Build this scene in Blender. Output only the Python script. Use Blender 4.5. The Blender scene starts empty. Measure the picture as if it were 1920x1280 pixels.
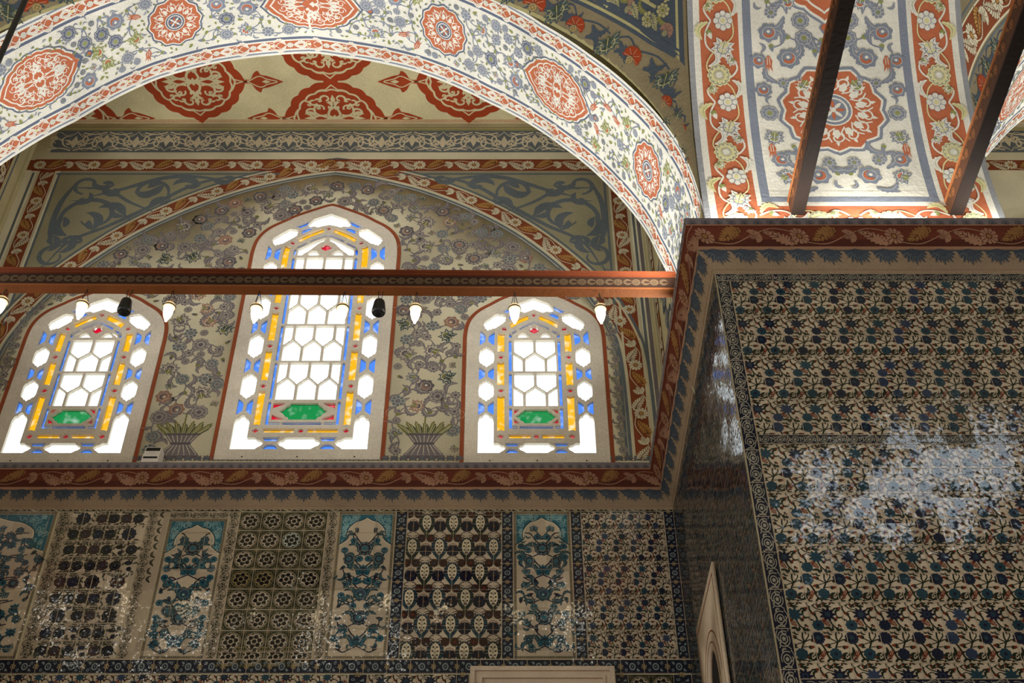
import bpy, bmesh, math, random
import numpy as np
from mathutils import Vector

sc = bpy.context.scene
COL = sc.collection
PI = math.pi
# ------------------------------------------------------------------ camera
F_PX = 2329.0
cam_d = bpy.data.cameras.new('camera')
cam_d.sensor_width = 36.0
cam_d.lens = F_PX / 1920 * 36.0
cam_d.shift_x = 17.0 / 1920
cam_d.clip_end = 200
cam = bpy.data.objects.new('camera', cam_d)
COL.objects.link(cam)
cam.location = (0, 0, 1.6)
cam.rotation_euler = (math.radians(90 + 42.58), 0, 0)
sc.camera = cam
# ------------------------------------------------------------------ exposure, sky, daylight
sc.view_settings.view_transform = 'Standard'
sc.view_settings.look = 'None'
sc.view_settings.gamma = 1
sc.view_settings.exposure = 0.14
wd = bpy.data.worlds.new('sky')
sc.world = wd
wd.use_nodes = True
wd.node_tree.nodes['Background'].inputs[0].default_value = (0.94, 0.975, 1.0, 1)
wd.node_tree.nodes['Background'].inputs[1].default_value = 1.8


def area(name, loc, target, sx, sy, power, col=(1, 1, 1), spread=180):
    l = bpy.data.lights.new(name, 'AREA')
    l.shape = 'RECTANGLE'
    l.size, l.size_y = sx, sy
    l.energy = power
    l.color = col
    l.spread = math.radians(spread)
    o = bpy.data.objects.new(name, l)
    COL.objects.link(o)
    o.location = loc
    o.rotation_euler = (Vector(target) - Vector(loc)).to_track_quat('-Z', 'Y').to_euler()
    return o


# daylight entering through the windows of the unseen sides of the hall
area('daylight_left_windows', (-16.0, 1.0, 7.5), (2.0, 8.8, 11.0), 12, 6, 1050, (0.95, 0.98, 1.0))
area('daylight_rear_windows', (1.0, -13.5, 9.5), (1.0, 8.0, 11.0), 14, 5, 400, (0.96, 0.98, 1.0))
area('daylight_right_windows', (17.5, 0.0, 7.5), (2.0, 9.0, 12.0), 10, 6, 350, (0.96, 0.98, 1.0))
area('clerestory_window', (9.2, -5.8, 18.2), (4.0, 8.3, 8.2), 4.6, 1.7, 125, (0.78, 0.89, 1.0))
for _x in (-11.8, -9.9, -8.2, -4.85, -3.0, 1.8):
    area('vault_lamp', (_x, -5.0, 18.2), (_x * .4, 12.0, 8.5), 0.26, 0.22, 6, (1.0, 0.93, 0.8))
# the great ring of lamps hanging low over the floor
area('lamp_ring_glow', (-1.5, 2.0, 3.2), (-1.5, 2.6, 12.0), 9, 9, 260, (1.0, 0.93, 0.82))
# floodlights lying on the cornice ledges, washing the arches from below
for _y in (8.66, 9.8):
    area('cornice_flood', (1.85, _y, 10.63), (-2.4, _y + .05, 15.6), 0.55, 0.06, 55, (0.98, 0.99, 1.0), 120)
    area('cornice_flood', (-7.11, _y, 10.63), (-2.8, _y + .05, 15.6), 0.55, 0.06, 52, (0.98, 0.99, 1.0), 110)
area('cornice_flood', (13.9, 9.2, 10.63), (7.0, 9.2, 14.2), 1.0, 0.08, 230, (0.98, 0.99, 1.0), 112)
for _x, _w in ((2.42, .6), (3.73, .9), (4.82, .2)):
    area('cornice_flood', (_x, 8.2, 10.64), (_x, 4.4, 15.5), _w, 0.08, 46 * _w, (1.0, 0.99, 0.95))

# ------------------------------------------------------------------ materials
MATS = {}


def lin(c):
    return tuple(((v / 255) / 12.92 if v / 255 <= 0.04045 else ((v / 255 + 0.055) / 1.055) ** 2.4) for v in c)


PAL = dict(
    pend=(130, 118, 90), beamshade=(32, 22, 16), beamsd=(62, 37, 22), beamor=(96, 62, 34),
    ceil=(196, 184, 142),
    plinth=(150, 130, 104),
    beamfl=(92, 74, 52),
    spand=(150, 143, 112),
    lunette=(196, 187, 156),
    cornoc=(144, 104, 60),
    cornpk=(156, 116, 90),
    cornshade_line=(80, 42, 30),
    corn=(106, 54, 37),
    # plaster paints
    cream=(198, 189, 156), creamdk=(186, 174, 132), white=(226, 223, 208), whitewash=(214, 212, 200),
    orange=(188, 108, 74), brick=(150, 60, 28), brickdk=(118, 40, 18), rust=(128, 66, 38), rustdk=(92, 44, 26),
    blue=(130, 137, 150), bluedk=(98, 106, 124), slate=(98, 106, 108), slatedk=(70, 78, 86), teal=(70, 84, 84),
    olive=(118, 116, 66), green=(140, 146, 86), greendk=(64, 72, 58), mauve=(116, 108, 108), mauvedk=(94, 88, 90),
    rose=(146, 110, 92), pale=(206, 196, 164), yellow=(218, 212, 158), ochre=(176, 132, 70), pink=(196, 150, 118),
    grey=(150, 152, 154), line=(70, 68, 62), khaki=(168, 160, 112), redbr=(146, 76, 46), stone=(206, 186, 160),
    lattice=(214, 204, 184), wood=(104, 50, 24), woodlt=(128, 76, 40), wooddk=(50, 32, 22),
)
GLZ = dict(
    g_bord=(150, 144, 126),
    
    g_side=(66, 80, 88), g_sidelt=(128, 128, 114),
    g_cream=(186, 170, 145), g_navy=(26, 30, 46), g_navylt=(50, 62, 82), g_teal=(34, 62, 70), g_turq=(36, 92, 106),
    g_rust=(104, 44, 28), g_green=(40, 52, 38), g_greendk=(30, 38, 28), g_black=(24, 22, 24), g_ring=(120, 132, 130),
    g_gold=(150, 132, 90), g_grout=(170, 154, 130), g_white=(190, 192, 176), g_brown=(60, 40, 34), g_turqlt=(120, 158, 158),
    g_cream2=(206, 192, 160),
)


def nt(name):
    m = bpy.data.materials.new(name)
    m.use_nodes = True
    t = m.node_tree
    return m, t, t.nodes['Principled BSDF']


def node(t, kind, **kw):
    n = t.nodes.new(kind)
    for k, v in kw.items():
        setattr(n, k, v)
    return n


def mat(name):
    if name in MATS:
        return MATS[name]
    m, t, b = nt(name)
    L = t.links.new
    geo = node(t, 'ShaderNodeNewGeometry')
    if name in PAL:
        c = lin(PAL[name])
        n1 = node(t, 'ShaderNodeTexNoise'); n1.inputs['Scale'].default_value = 70; n1.inputs['Detail'].default_value = 3
        n2 = node(t, 'ShaderNodeTexNoise'); n2.inputs['Scale'].default_value = 1.7; n2.inputs['Detail'].default_value = 5
        L(geo.outputs['Position'], n1.inputs['Vector']); L(geo.outputs['Position'], n2.inputs['Vector'])
        ad = node(t, 'ShaderNodeMath', operation='ADD'); L(n1.outputs['Fac'], ad.inputs[0]); L(n2.outputs['Fac'], ad.inputs[1])
        mr = node(t, 'ShaderNodeMapRange'); L(ad.outputs[0], mr.inputs['Value'])
        mr.inputs['From Min'].default_value = 0.6; mr.inputs['From Max'].default_value = 1.4
        mr.inputs['To Min'].default_value = 0.74; mr.inputs['To Max'].default_value = 1.24
        mx = node(t, 'ShaderNodeMix', data_type='RGBA', blend_type='MULTIPLY'); mx.inputs[0].default_value = 1
        mx.inputs[6].default_value = (*c, 1); L(mr.outputs[0], mx.inputs[7])
        L(mx.outputs[2], b.inputs['Base Color'])
        b.inputs['Roughness'].default_value = 0.85
        b.inputs['Specular IOR Level'].default_value = 0.15
        bp = node(t, 'ShaderNodeBump'); bp.inputs['Strength'].default_value = 0.25; bp.inputs['Distance'].default_value = 0.02
        n3 = node(t, 'ShaderNodeTexNoise'); n3.inputs['Scale'].default_value = 22; n3.inputs['Detail'].default_value = 4
        L(geo.outputs['Position'], n3.inputs['Vector'])
        L(n3.outputs['Fac'], bp.inputs['Height']); L(bp.outputs[0], b.inputs['Normal'])
    else:
        c = lin(GLZ[name])
        sca = node(t, 'ShaderNodeVectorMath', operation='SCALE'); sca.inputs['Scale'].default_value = 4.0
        L(geo.outputs['Position'], sca.inputs[0])
        fl = node(t, 'ShaderNodeVectorMath', operation='FLOOR'); L(sca.outputs[0], fl.inputs[0])
        wn = node(t, 'ShaderNodeTexWhiteNoise', noise_dimensions='3D'); L(fl.outputs[0], wn.inputs['Vector'])
        nz = node(t, 'ShaderNodeTexNoise'); nz.inputs['Scale'].default_value = 26; nz.inputs['Detail'].default_value = 2
        L(geo.outputs['Position'], nz.inputs['Vector'])
        s1 = node(t, 'ShaderNodeVectorMath', operation='SUBTRACT'); L(wn.outputs['Color'], s1.inputs[0]); s1.inputs[1].default_value = (.5, .5, .5)
        s2 = node(t, 'ShaderNodeVectorMath', operation='SUBTRACT'); L(nz.outputs['Color'], s2.inputs[0]); s2.inputs[1].default_value = (.5, .5, .5)
        m1 = node(t, 'ShaderNodeVectorMath', operation='SCALE'); m1.inputs['Scale'].default_value = 0.035; L(s1.outputs[0], m1.inputs[0])
        m2 = node(t, 'ShaderNodeVectorMath', operation='SCALE'); m2.inputs['Scale'].default_value = 0.045 if name == 'g_side' else 0.11; L(s2.outputs[0], m2.inputs[0])
        a1 = node(t, 'ShaderNodeVectorMath', operation='ADD'); L(m1.outputs[0], a1.inputs[0]); L(m2.outputs[0], a1.inputs[1])
        a2 = node(t, 'ShaderNodeVectorMath', operation='ADD'); L(a1.outputs[0], a2.inputs[0]); L(geo.outputs['Normal'], a2.inputs[1])
        nn = node(t, 'ShaderNodeVectorMath', operation='NORMALIZE'); L(a2.outputs[0], nn.inputs[0])
        L(nn.outputs[0], b.inputs['Normal'])
        mr = node(t, 'ShaderNodeMapRange'); L(wn.outputs['Value'], mr.inputs['Value'])
        mr.inputs['To Min'].default_value = 0.82; mr.inputs['To Max'].default_value = 1.16
        mx = node(t, 'ShaderNodeMix', data_type='RGBA', blend_type='MULTIPLY'); mx.inputs[0].default_value = 1
        mx.inputs[6].default_value = (*c, 1); L(mr.outputs[0], mx.inputs[7])
        L(mx.outputs[2], b.inputs['Base Color'])
        b.inputs['Roughness'].default_value = 0.07
        b.inputs['Specular IOR Level'].default_value = 0.5
    MATS[name] = m
    return m


def simple(name, c, rough=0.5, metal=0.0, emit=None, es=0):
    m, t, b = nt(name)
    b.inputs['Base Color'].default_value = (*lin(c), 1)
    b.inputs['Roughness'].default_value = rough
    b.inputs['Metallic'].default_value = metal
    if emit:
        b.inputs['Emission Color'].default_value = (*lin(emit), 1)
        b.inputs['Emission Strength'].default_value = es
    MATS[name] = m
    return m


def glass(name, col, uneven=0.0):
    m, t, b = nt(name)
    L = t.links.new
    tr = node(t, 'ShaderNodeBsdfTransparent')
    gl = node(t, 'ShaderNodeBsdfGlossy'); gl.inputs['Roughness'].default_value = 0.05
    mix = node(t, 'ShaderNodeMixShader'); mix.inputs[0].default_value = 0.04
    if uneven:
        nz = node(t, 'ShaderNodeTexNoise'); nz.inputs['Scale'].default_value = 9; nz.inputs['Detail'].default_value = 1
        geo = node(t, 'ShaderNodeNewGeometry'); L(geo.outputs['Position'], nz.inputs['Vector'])
        rp = node(t, 'ShaderNodeValToRGB')
        rp.color_ramp.elements[0].position = 0.52; rp.color_ramp.elements[1].position = 0.8
        rp.color_ramp.elements[0].color = (*col, 1)
        rp.color_ramp.elements[1].color = (*[min(1, v + uneven * (1 - v)) for v in col], 1)
        L(nz.outputs['Fac'], rp.inputs[0]); L(rp.outputs[0], tr.inputs[0])
    else:
        tr.inputs[0].default_value = (*col, 1)
    L(tr.outputs[0], mix.inputs[1]); L(gl.outputs[0], mix.inputs[2])
    L(mix.outputs[0], t.nodes['Material Output'].inputs['Surface'])
    MATS[name] = m
    return m


glass('glass_clear', (0.9, 0.94, 0.95))
glass('glass_blue', (0.045, 0.15, 0.55), 0.25)
glass('glass_amber', (0.55, 0.28, 0.006), 0.4)
glass('glass_red', (0.4, 0.002, 0.016), 0.12)
glass('glass_green', (0.003, 0.15, 0.036), 0.2)
simple('black_plastic', (16, 17, 18), 0.4)
simple('white_plastic', (214, 206, 192), 0.45)
simple('dark_screen', (20, 30, 28), 0.2)
simple('chain_metal', (52, 44, 34), 0.5, 0.6)
simple('cap_glass', (236, 214, 170), 0.25, 0.0, (255, 214, 150), 0.55)
simple('bulb', (255, 244, 220), 0.3, 0.0, (255, 232, 190), 9.0)
simple('void', (14, 12, 10), 0.9)
simple('iron', (40, 36, 32), 0.6, 0.4)


def get_mat(n):
    return MATS[n] if n in MATS else mat(n)


# ------------------------------------------------------------------ flat ornament library
class Orn:
    """flat painted shapes in a (u, v) plane, stacked in thin layers"""

    tick = 0

    def __init__(self):
        self.B = []      # blocks: V (n,2), L (n,), loops, sizes, colour names
        self.cache = None

    def raw(self, V, L, loops, sizes, cols):
        Orn.tick = (Orn.tick + 7) % 19        # keeps overlapping strokes of one layer apart
        self.B.append((np.asarray(V, float), np.asarray(L, float) + Orn.tick * 0.012, np.asarray(loops, int), np.asarray(sizes, int), list(cols)))
        self.cache = None

    def poly(self, pts, c, l=1):
        n = len(pts)
        self.raw(pts, [l] * n, range(n), [n], [c])

    def strip(self, A, Bp, c, l=1):
        A = np.asarray(A, float); Bp = np.asarray(Bp, float)
        n = len(A)
        V = np.empty((2 * n, 2)); V[0::2] = A; V[1::2] = Bp
        i = np.arange(n - 1) * 2
        loops = np.stack([i, i + 2, i + 3, i + 1], 1).ravel()
        self.raw(V, [l] * (2 * n), loops, [4] * (n - 1), [c] * (n - 1))

    def stroke(self, pts, w, c, l=1, taper=None):
        P = np.asarray(pts, float)
        n = len(P)
        if n < 2:
            return
        T = np.gradient(P, axis=0)
        T /= np.maximum(np.linalg.norm(T, axis=1), 1e-9)[:, None]
        N = np.stack([-T[:, 1], T[:, 0]], 1)
        t = np.linspace(0, 1, n)
        W = np.full(n, w / 2.0)
        if taper == 'both':
            W = W * np.maximum(np.sin(PI * t) ** 0.7, 0.06)
        elif taper == 'end':
            W = W * np.maximum(1 - t ** 1.5, 0.05)
        elif taper is not None:
            W = np.interp(t, np.linspace(0, 1, len(taper)), taper) * w / 2
        self.strip(P + N * W[:, None], P - N * W[:, None], c, l)

    def rect(self, x0, y0, x1, y1, c, l=0, nx=1, ny=1):
        for j in range(ny):
            a = y0 + (y1 - y0) * j / ny
            b = y0 + (y1 - y0) * (j + 1) / ny
            X = np.linspace(x0, x1, nx + 1)
            self.strip(np.c_[X, np.full(nx + 1, b)], np.c_[X, np.full(nx + 1, a)], c, l)

    def star(self, cx, cy, rf, n, c, l=1, rings=1, ph=0.0, r0=0.0):
        a = np.linspace(0, 2 * PI, n + 1) + ph
        r = np.array([rf(x) for x in a])
        D = np.stack([np.cos(a), np.sin(a)], 1)
        if rings == 1 and r0 == 0:
            self.poly(np.c_[cx, cy] + D[:-1] * r[:-1, None], c, l)
            return
        R = np.linspace(max(r0, 0.02), 1, rings + 1)
        for k in range(rings):
            self.strip(np.c_[cx, cy] + D * (r * R[k + 1])[:, None], np.c_[cx, cy] + D * (r * R[k])[:, None], c, l)

    def disc(self, cx, cy, r, c, l=1, n=14, ry=None):
        a = np.linspace(0, 2 * PI, n, endpoint=False)
        self.poly(np.c_[cx + np.cos(a) * r, cy + np.sin(a) * (ry or r)], c, l)

    def ring(self, cx, cy, r1, r0, c, l=1, n=20, a0=0, a1=2 * PI):
        a = np.linspace(a0, a1, n + 1)
        D = np.c_[np.cos(a), np.sin(a)]
        self.strip(np.c_[cx, cy] + D * r1, np.c_[cx, cy] + D * r0, c, l)

    def flat(self):
        if self.cache is None:
            V = np.concatenate([b[0] for b in self.B]); L = np.concatenate([b[1] for b in self.B])
            off = np.cumsum([0] + [len(b[0]) for b in self.B[:-1]])
            lo = np.concatenate([b[2] + o for b, o in zip(self.B, off)])
            sz = np.concatenate([b[3] for b in self.B])
            co = sum((b[4] for b in self.B), [])
            self.cache = (V, L, lo, sz, co)
        return self.cache

    def put(self, T, x=0, y=0, s=1.0, r=0.0, mx=False, sy=None, cm=None, dl=0, warp=None):
        V, L, lo, sz, co = T.flat()
        V = V * np.array([(-1 if mx else 1) * s, s if sy is None else sy])
        if r:
            c, q = math.cos(r), math.sin(r)
            V = V @ np.array([[c, q], [-q, c]])
        V = V + np.array([x, y])
        if warp is not None:
            V = warp(V)
        if cm:
            co = [cm.get(k, k) for k in co]
        self.raw(V, L + dl, lo, sz, co)

    def build(self, name, fn, parent=None, extra=None, keep=None):
        V, L, lo, sz, co = self.flat()
        P = fn(V, L)
        if keep is not None:     # drop faces that leave the surface
            st0 = np.concatenate([[0], np.cumsum(sz)[:-1]])
            kf = np.logical_and.reduceat(keep(V)[lo], st0)
            lo = lo[np.repeat(kf, sz)]
            sz = sz[kf]
            co = [c for c, q in zip(co, kf) if q]
        names = []
        idx = {}
        for k in co:
            if k not in idx:
                idx[k] = len(names); names.append(k)
        mi = np.array([idx[k] for k in co], int)
        nb = 0
        me = bpy.data.meshes.new(name)
        if extra is not None:      # (verts, faces, colour name) solid base geometry
            ev, ef, ec = extra
            if isinstance(ec, str):
                ec = [ec] * len(ef)
            for k in ec:
                if k not in idx:
                    idx[k] = len(names); names.append(k)
            nb = len(ev)
            P = np.concatenate([np.asarray(ev, float), P])
            lo = np.concatenate([np.array([i for f in ef for i in f], int), lo + nb])
            sz = np.concatenate([np.array([len(f) for f in ef], int), sz])
            mi = np.concatenate([np.array([idx[k] for k in ec], int), mi])
        me.vertices.add(len(P)); me.vertices.foreach_set('co', P.astype(np.float32).ravel())
        me.loops.add(len(lo)); me.loops.foreach_set('vertex_index', lo.astype(np.int32))
        me.polygons.add(len(sz))
        st = np.concatenate([[0], np.cumsum(sz)[:-1]])
        me.polygons.foreach_set('loop_start', st.astype(np.int32))
        me.polygons.foreach_set('loop_total', sz.astype(np.int32))
        for k in names:
            me.materials.append(get_mat(k))
        me.polygons.foreach_set('material_index', mi.astype(np.int32))
        me.update(calc_edges=True)
        o = bpy.data.objects.new(name, me)
        COL.objects.link(o)
        if parent:
            o.parent = parent
        return o


def cat(pts, n=8, closed=False):
    """Catmull-Rom through points"""
    P = [np.asarray(p, float) for p in pts]
    out = []
    m = len(P)
    rng = range(m if closed else m - 1)
    for i in rng:
        if closed:
            p0, p1, p2, p3 = P[(i - 1) % m], P[i], P[(i + 1) % m], P[(i + 2) % m]
        else:
            p0, p1, p2, p3 = P[max(i - 1, 0)], P[i], P[i + 1], P[min(i + 2, m - 1)]
        for k in range(n):
            t = k / n
            out.append(0.5 * (2 * p1 + (p2 - p0) * t + (2 * p0 - 5 * p1 + 4 * p2 - p3) * t * t + (3 * p1 - p0 - 3 * p2 + p3) * t ** 3))
    if not closed:
        out.append(P[-1])
    return np.array(out)


def spiral(cx, cy, r0, r1, a0, a1, n=30):
    t = np.linspace(0, 1, n)
    a = a0 + (a1 - a0) * t
    r = r0 + (r1 - r0) * t
    return np.c_[cx + np.cos(a) * r, cy + np.sin(a) * r]


def inpoly(P):
    P = np.asarray(P, float)
    X, Y = P[:, 0], P[:, 1]
    X2, Y2 = np.roll(X, -1), np.roll(Y, -1)

    def f(x, y):
        c = ((Y > y) != (Y2 > y)) & (x < (X2 - X) * (y - Y) / np.where(Y2 == Y, 1e-12, Y2 - Y) + X)
        return bool(c.sum() % 2)
    return f


def edge_dist(P):
    P = np.asarray(P, float)
    A = P; Bq = np.roll(P, -1, 0)

    def f(x, y):
        p = np.array([x, y])
        d = Bq - A
        t = np.clip(((p - A) * d).sum(1) / np.maximum((d * d).sum(1), 1e-12), 0, 1)
        return np.linalg.norm(A + d * t[:, None] - p, axis=1).min()
    return f


# ---- motifs, unit radius; colour keys a (main) b (line) c (accent) d (leaf)
def t_peony(lobes=9):
    o = Orn()
    o.star(0, 0, lambda a: 1 + 0.13 * abs(math.cos(lobes * a / 2)) - 0.1, lobes * 4, 'a', 2, 2)
    for k in range(lobes):
        a = 2 * PI * k / lobes
        o.stroke(spiral(0.62 * math.cos(a), 0.62 * math.sin(a), 0.24, 0.24, a - 1.5, a + 1.5, 7), 0.045, 'b', 3)
    o.ring(0, 0, 0.45, 0.415, 'b', 3, 16)
    o.disc(0, 0, 0.3, 'c', 3, 10)
    o.ring(0, 0, 0.32, 0.29, 'b', 4, 12)
    return o


def t_lotus(npet=9):
    o = Orn()
    for k in range(npet):
        a = (k / (npet - 1) - 0.5) * 4.5
        d = np.array([math.sin(a), math.cos(a)]); q = np.array([d[1], -d[0]])
        L = 1.0 - 0.1 * (k % 2)
        w = 0.25
        o.poly([d * 0.1 - q * 0.1, d * 0.55 * L - q * w, d * L, d * 0.55 * L + q * w, d * 0.1 + q * 0.1], 'a', 2 + 0.3 * (k % 2))
        o.stroke([d * 0.25, d * 0.8 * L], 0.05, 'b', 3)
    o.disc(0, 0.08, 0.46, 'a', 2.5, 12)
    o.ring(0, 0.08, 0.5, 0.43, 'b', 3, 14)
    o.ring(0.0, 0.14, 0.34, 0.14, 'c', 3, 10, 0.2, PI - 0.2)
    o.poly([(-0.42, -0.3), (-0.14, -0.05), (0, 0.3), (0.14, -0.05), (0.42, -0.3), (0.16, -0.36), (0, -0.62), (-0.16, -0.36)], 'd', 3.5)
    o.stroke([(0, -0.5), (0, 0.2)], 0.05, 'b', 4)
    return o


def t_crescent():
    """round blossom with a crescent heart and a leaf collar"""
    o = Orn()
    o.star(0, 0, lambda a: 0.92 + 0.1 * math.cos(7 * a), 28, 'a', 2, 2)
    o.ring(0, 0, 0.6, 0.56, 'b', 3, 16)
    A = spiral(0, 0, 0.5, 0.5, -0.3, PI * 1.1, 12); Bq = spiral(-0.08, -0.1, 0.36, 0.36, -0.3, PI * 1.1, 12)
    o.strip(A, Bq, 'c', 3)
    o.disc(-0.04, -0.1, 0.16, 'b', 3, 8)
    for k in range(5):
        a = PI * 1.05 + k * 0.42
        o.stroke([(0.55 * math.cos(a), 0.55 * math.sin(a)), (1.12 * math.cos(a + .1), 1.12 * math.sin(a + .1))], 0.26, 'd', 3.4, 'both')
    return o


def t_rosette(n=8, c0='a', c1='b', cc='c'):
    o = Orn()
    for k in range(n):
        a = 2 * PI * k / n
        o.disc(0.64 * math.cos(a), 0.64 * math.sin(a), 0.95 / n * 2.5, c0, 2, 9)
        o.ring(0.64 * math.cos(a), 0.64 * math.sin(a), 0.95 / n * 2.55, 0.95 / n * 2.3, c1, 2.5, 9)
    o.disc(0, 0, 0.42, c0, 3, 12)
    o.ring(0, 0, 0.44, 0.39, c1, 3.5, 12)
    o.disc(0, 0, 0.24, cc, 3.5, 9)
    return o


def t_daisy(n=11, c0='a', cc='c', c1='b'):
    o = Orn()
    for k in range(n):
        a = 2 * PI * k / n
        d = np.array([math.cos(a), math.sin(a)]); q = np.array([-d[1], d[0]])
        o.poly([d * 0.3 - q * 0.06, d * 0.8 - q * 0.2, d * 1.0 - q * 0.1, d * 0.93, d * 1.0 + q * 0.1, d * 0.8 + q * 0.2, d * 0.3 + q * 0.06], c0, 2)
    o.disc(0, 0, 0.34, c1, 2.5, 12)
    o.disc(0, 0, 0.25, cc, 3, 10)
    return o


def t_tulip():
    o = Orn()
    o.poly([(-0.12, -1), (-0.42, -0.35), (-0.3, 0.3), (-0.42, 1), (-0.05, 0.35), (0.02, 1.05), (0.12, 0.35), (0.46, 0.95), (0.32, 0.3), (0.42, -0.35), (0.12, -1)], 'a', 2)
    o.stroke([(-0.1, -0.8), (-0.12, 0.1)], 0.07, 'b', 3)
    o.stroke([(0.12, -0.8), (0.16, 0.1)], 0.07, 'b', 3)
    return o


def t_carn():
    o = Orn()
    n = 9
    for k in range(n):
        a = (k / (n - 1) - 0.5) * 3.5
        d = np.array([math.sin(a), math.cos(a)]); q = np.array([d[1], -d[0]])
        o.poly([d * 0.05, d * 0.85 - q * 0.19, d * 1.0 - q * 0.1, d * 0.9, d * 1.02 + q * 0.06, d * 0.85 + q * 0.19], 'a', 2)
        if k % 2 == 0:
            o.stroke([d * 0.2, d * 0.8], 0.04, 'b', 3)
    o.star(0, -0.3, lambda a: 0.36 + 0.03 * math.cos(8 * a), 16, 'd', 3)
    o.ring(0, -0.3, 0.3, 0.25, 'b', 4, 10)
    o.stroke([(-.2, -.5), (.2, -.1)], .04, 'b', 4); o.stroke([(.2, -.5), (-.2, -.1)], .04, 'b', 4)
    return o


def t_leaf(serr=7, bend=0.9):
    """long curved serrated leaf from (0,0) to about (1,0)"""
    o = Orn()
    n = serr * 2 + 1
    t = np.linspace(0, 1, n)
    C = np.c_[t, bend * 0.45 * np.sin(PI * t * 0.95)]
    T = np.gradient(C, axis=0); T /= np.linalg.norm(T, axis=1)[:, None]
    N = np.c_[-T[:, 1], T[:, 0]]
    W = 0.165 * np.sin(PI * np.clip(t * 0.92 + 0.06, 0, 1)) ** 0.8
    up = W * (1 + 0.55 * (np.arange(n) % 2)); dn = W * 0.75
    o.strip(C + N * up[:, None], C - N * dn[:, None], 'a', 2)
    o.stroke(C[1:-1], 0.022, 'b', 3, 'both')
    return o


def t_bud():
    o = Orn()
    o.poly([(0, -0.6), (-0.45, -0.1), (-0.3, 0.45), (0, 0.9), (0.3, 0.45), (0.45, -0.1)], 'a', 2)
    o.poly([(-0.5, -0.5), (-0.3, 0.05), (0, -0.3), (0.3, 0.05), (0.5, -0.5), (0, -0.8)], 'd', 2.5)
    return o


def t_rumi():
    """split palmette leaf (arabesque)"""
    o = Orn()
    A = cat([(0, 0), (0.25, 0.32), (0.62, 0.38), (0.9, 0.16), (0.95, -0.1)], 5)
    Bq = cat([(0, 0), (0.3, 0.05), (0.55, 0.1), (0.78, 0.02), (0.95, -0.1)], 5)
    o.strip(A, Bq, 'a', 2)
    A = cat([(0, 0), (0.2, -0.2), (0.42, -0.2), (0.55, -0.05)], 5)
    Bq = cat([(0, 0), (0.22, 0.0), (0.4, 0.0), (0.55, -0.05)], 5)
    o.strip(A, Bq, 'a', 2)
    return o


PEONY, LOTUS, CRES, ROS, DAISY, TULIP, CARN, LEAF, BUD, RUMI = t_peony(), t_lotus(), t_crescent(), t_rosette(), t_daisy(), t_tulip(), t_carn(), t_leaf(), t_bud(), t_rumi()
PEONY12 = t_peony(12)
LOTUS7 = t_lotus(7)


def scatter(o, rng, inside, bbox, kinds, spacing=1.1, tries=1500, vine=None, leaf=None, leafn=200, leafs=(0.05, 0.09), maxlink=0.5, taken=None, l0=0, lw=0.012, mirror=None, links=2):
    """strew flowers over a region, join neighbours with curved stems and fill with small leaves.
    kinds: list of (template, radius, colour map, weight); mirror: reflect everything about u = mirror"""
    x0, y0, x1, y1 = bbox
    pts = list(taken or [])
    nfix = len(pts)
    W = [k[3] for k in kinds]
    out = []

    def emit(T, x, y, s, r, mx, cm):
        o.put(T, x, y, s, r, mx, cm=cm, dl=l0)
        if mirror is not None:
            o.put(T, 2 * mirror - x, y, s, -r, not mx, cm=cm, dl=l0)
    for _ in range(tries):
        T, r, cm, w = rng.choices(kinds, W)[0]
        x, y = rng.uniform(x0, x1), rng.uniform(y0, y1)
        if not inside(x, y, r):
            continue
        if any((x - p[0]) ** 2 + (y - p[1]) ** 2 < ((r + p[2]) * spacing) ** 2 for p in pts):
            continue
        pts.append((x, y, r)); out.append((T, x, y, r, cm))
    for T, x, y, r, cm in out:
        emit(T, x, y, r, rng.uniform(-PI, PI), rng.random() < .5, cm)
    new = pts[nfix:]
    if vine:
        for i, p in enumerate(new):
            ds = sorted((math.hypot(p[0] - q[0], p[1] - q[1]), j) for j, q in enumerate(new) if j != i)[:links]
            for d, j in ds:
                if d > maxlink:
                    continue
                q = new[j]
                mxp = ((p[0] + q[0]) / 2, (p[1] + q[1]) / 2)
                b = rng.choice((-1, 1)) * 0.28
                nx, ny = -(q[1] - p[1]) * b, (q[0] - p[0]) * b
                c = cat([p[:2], (mxp[0] + nx * 0.6, mxp[1] + ny * 0.6), q[:2]], 6)
                o.stroke(c, lw, vine, 1 + l0)
                if mirror is not None:
                    o.stroke(c * np.array([-1, 1]) + np.array([2 * mirror, 0]), lw, vine, 1 + l0)
                if leaf:
                    k = len(c) // 2
                    emit(LEAF, c[k][0], c[k][1], rng.uniform(*leafs) * 1.3, rng.uniform(-PI, PI), rng.random() < .5, leaf)
    if leaf:
        for _ in range(leafn):
            x, y = rng.uniform(x0, x1), rng.uniform(y0, y1)
            s = rng.uniform(*leafs)
            if inside(x, y, s * 0.5) and not any((x - p[0]) ** 2 + (y - p[1]) ** 2 < (s * 0.5 + p[2]) ** 2 for p in pts):
                pts.append((x, y, s * 0.45))
                a = rng.uniform(-PI, PI)
                emit(LEAF, x - 0.5 * s * math.cos(a), y - 0.5 * s * math.sin(a), s, a, rng.random() < .5, leaf)
    return pts


def cmap(a, b, c, d):
    return dict(a=a, b=b, c=c, d=d)


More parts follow.
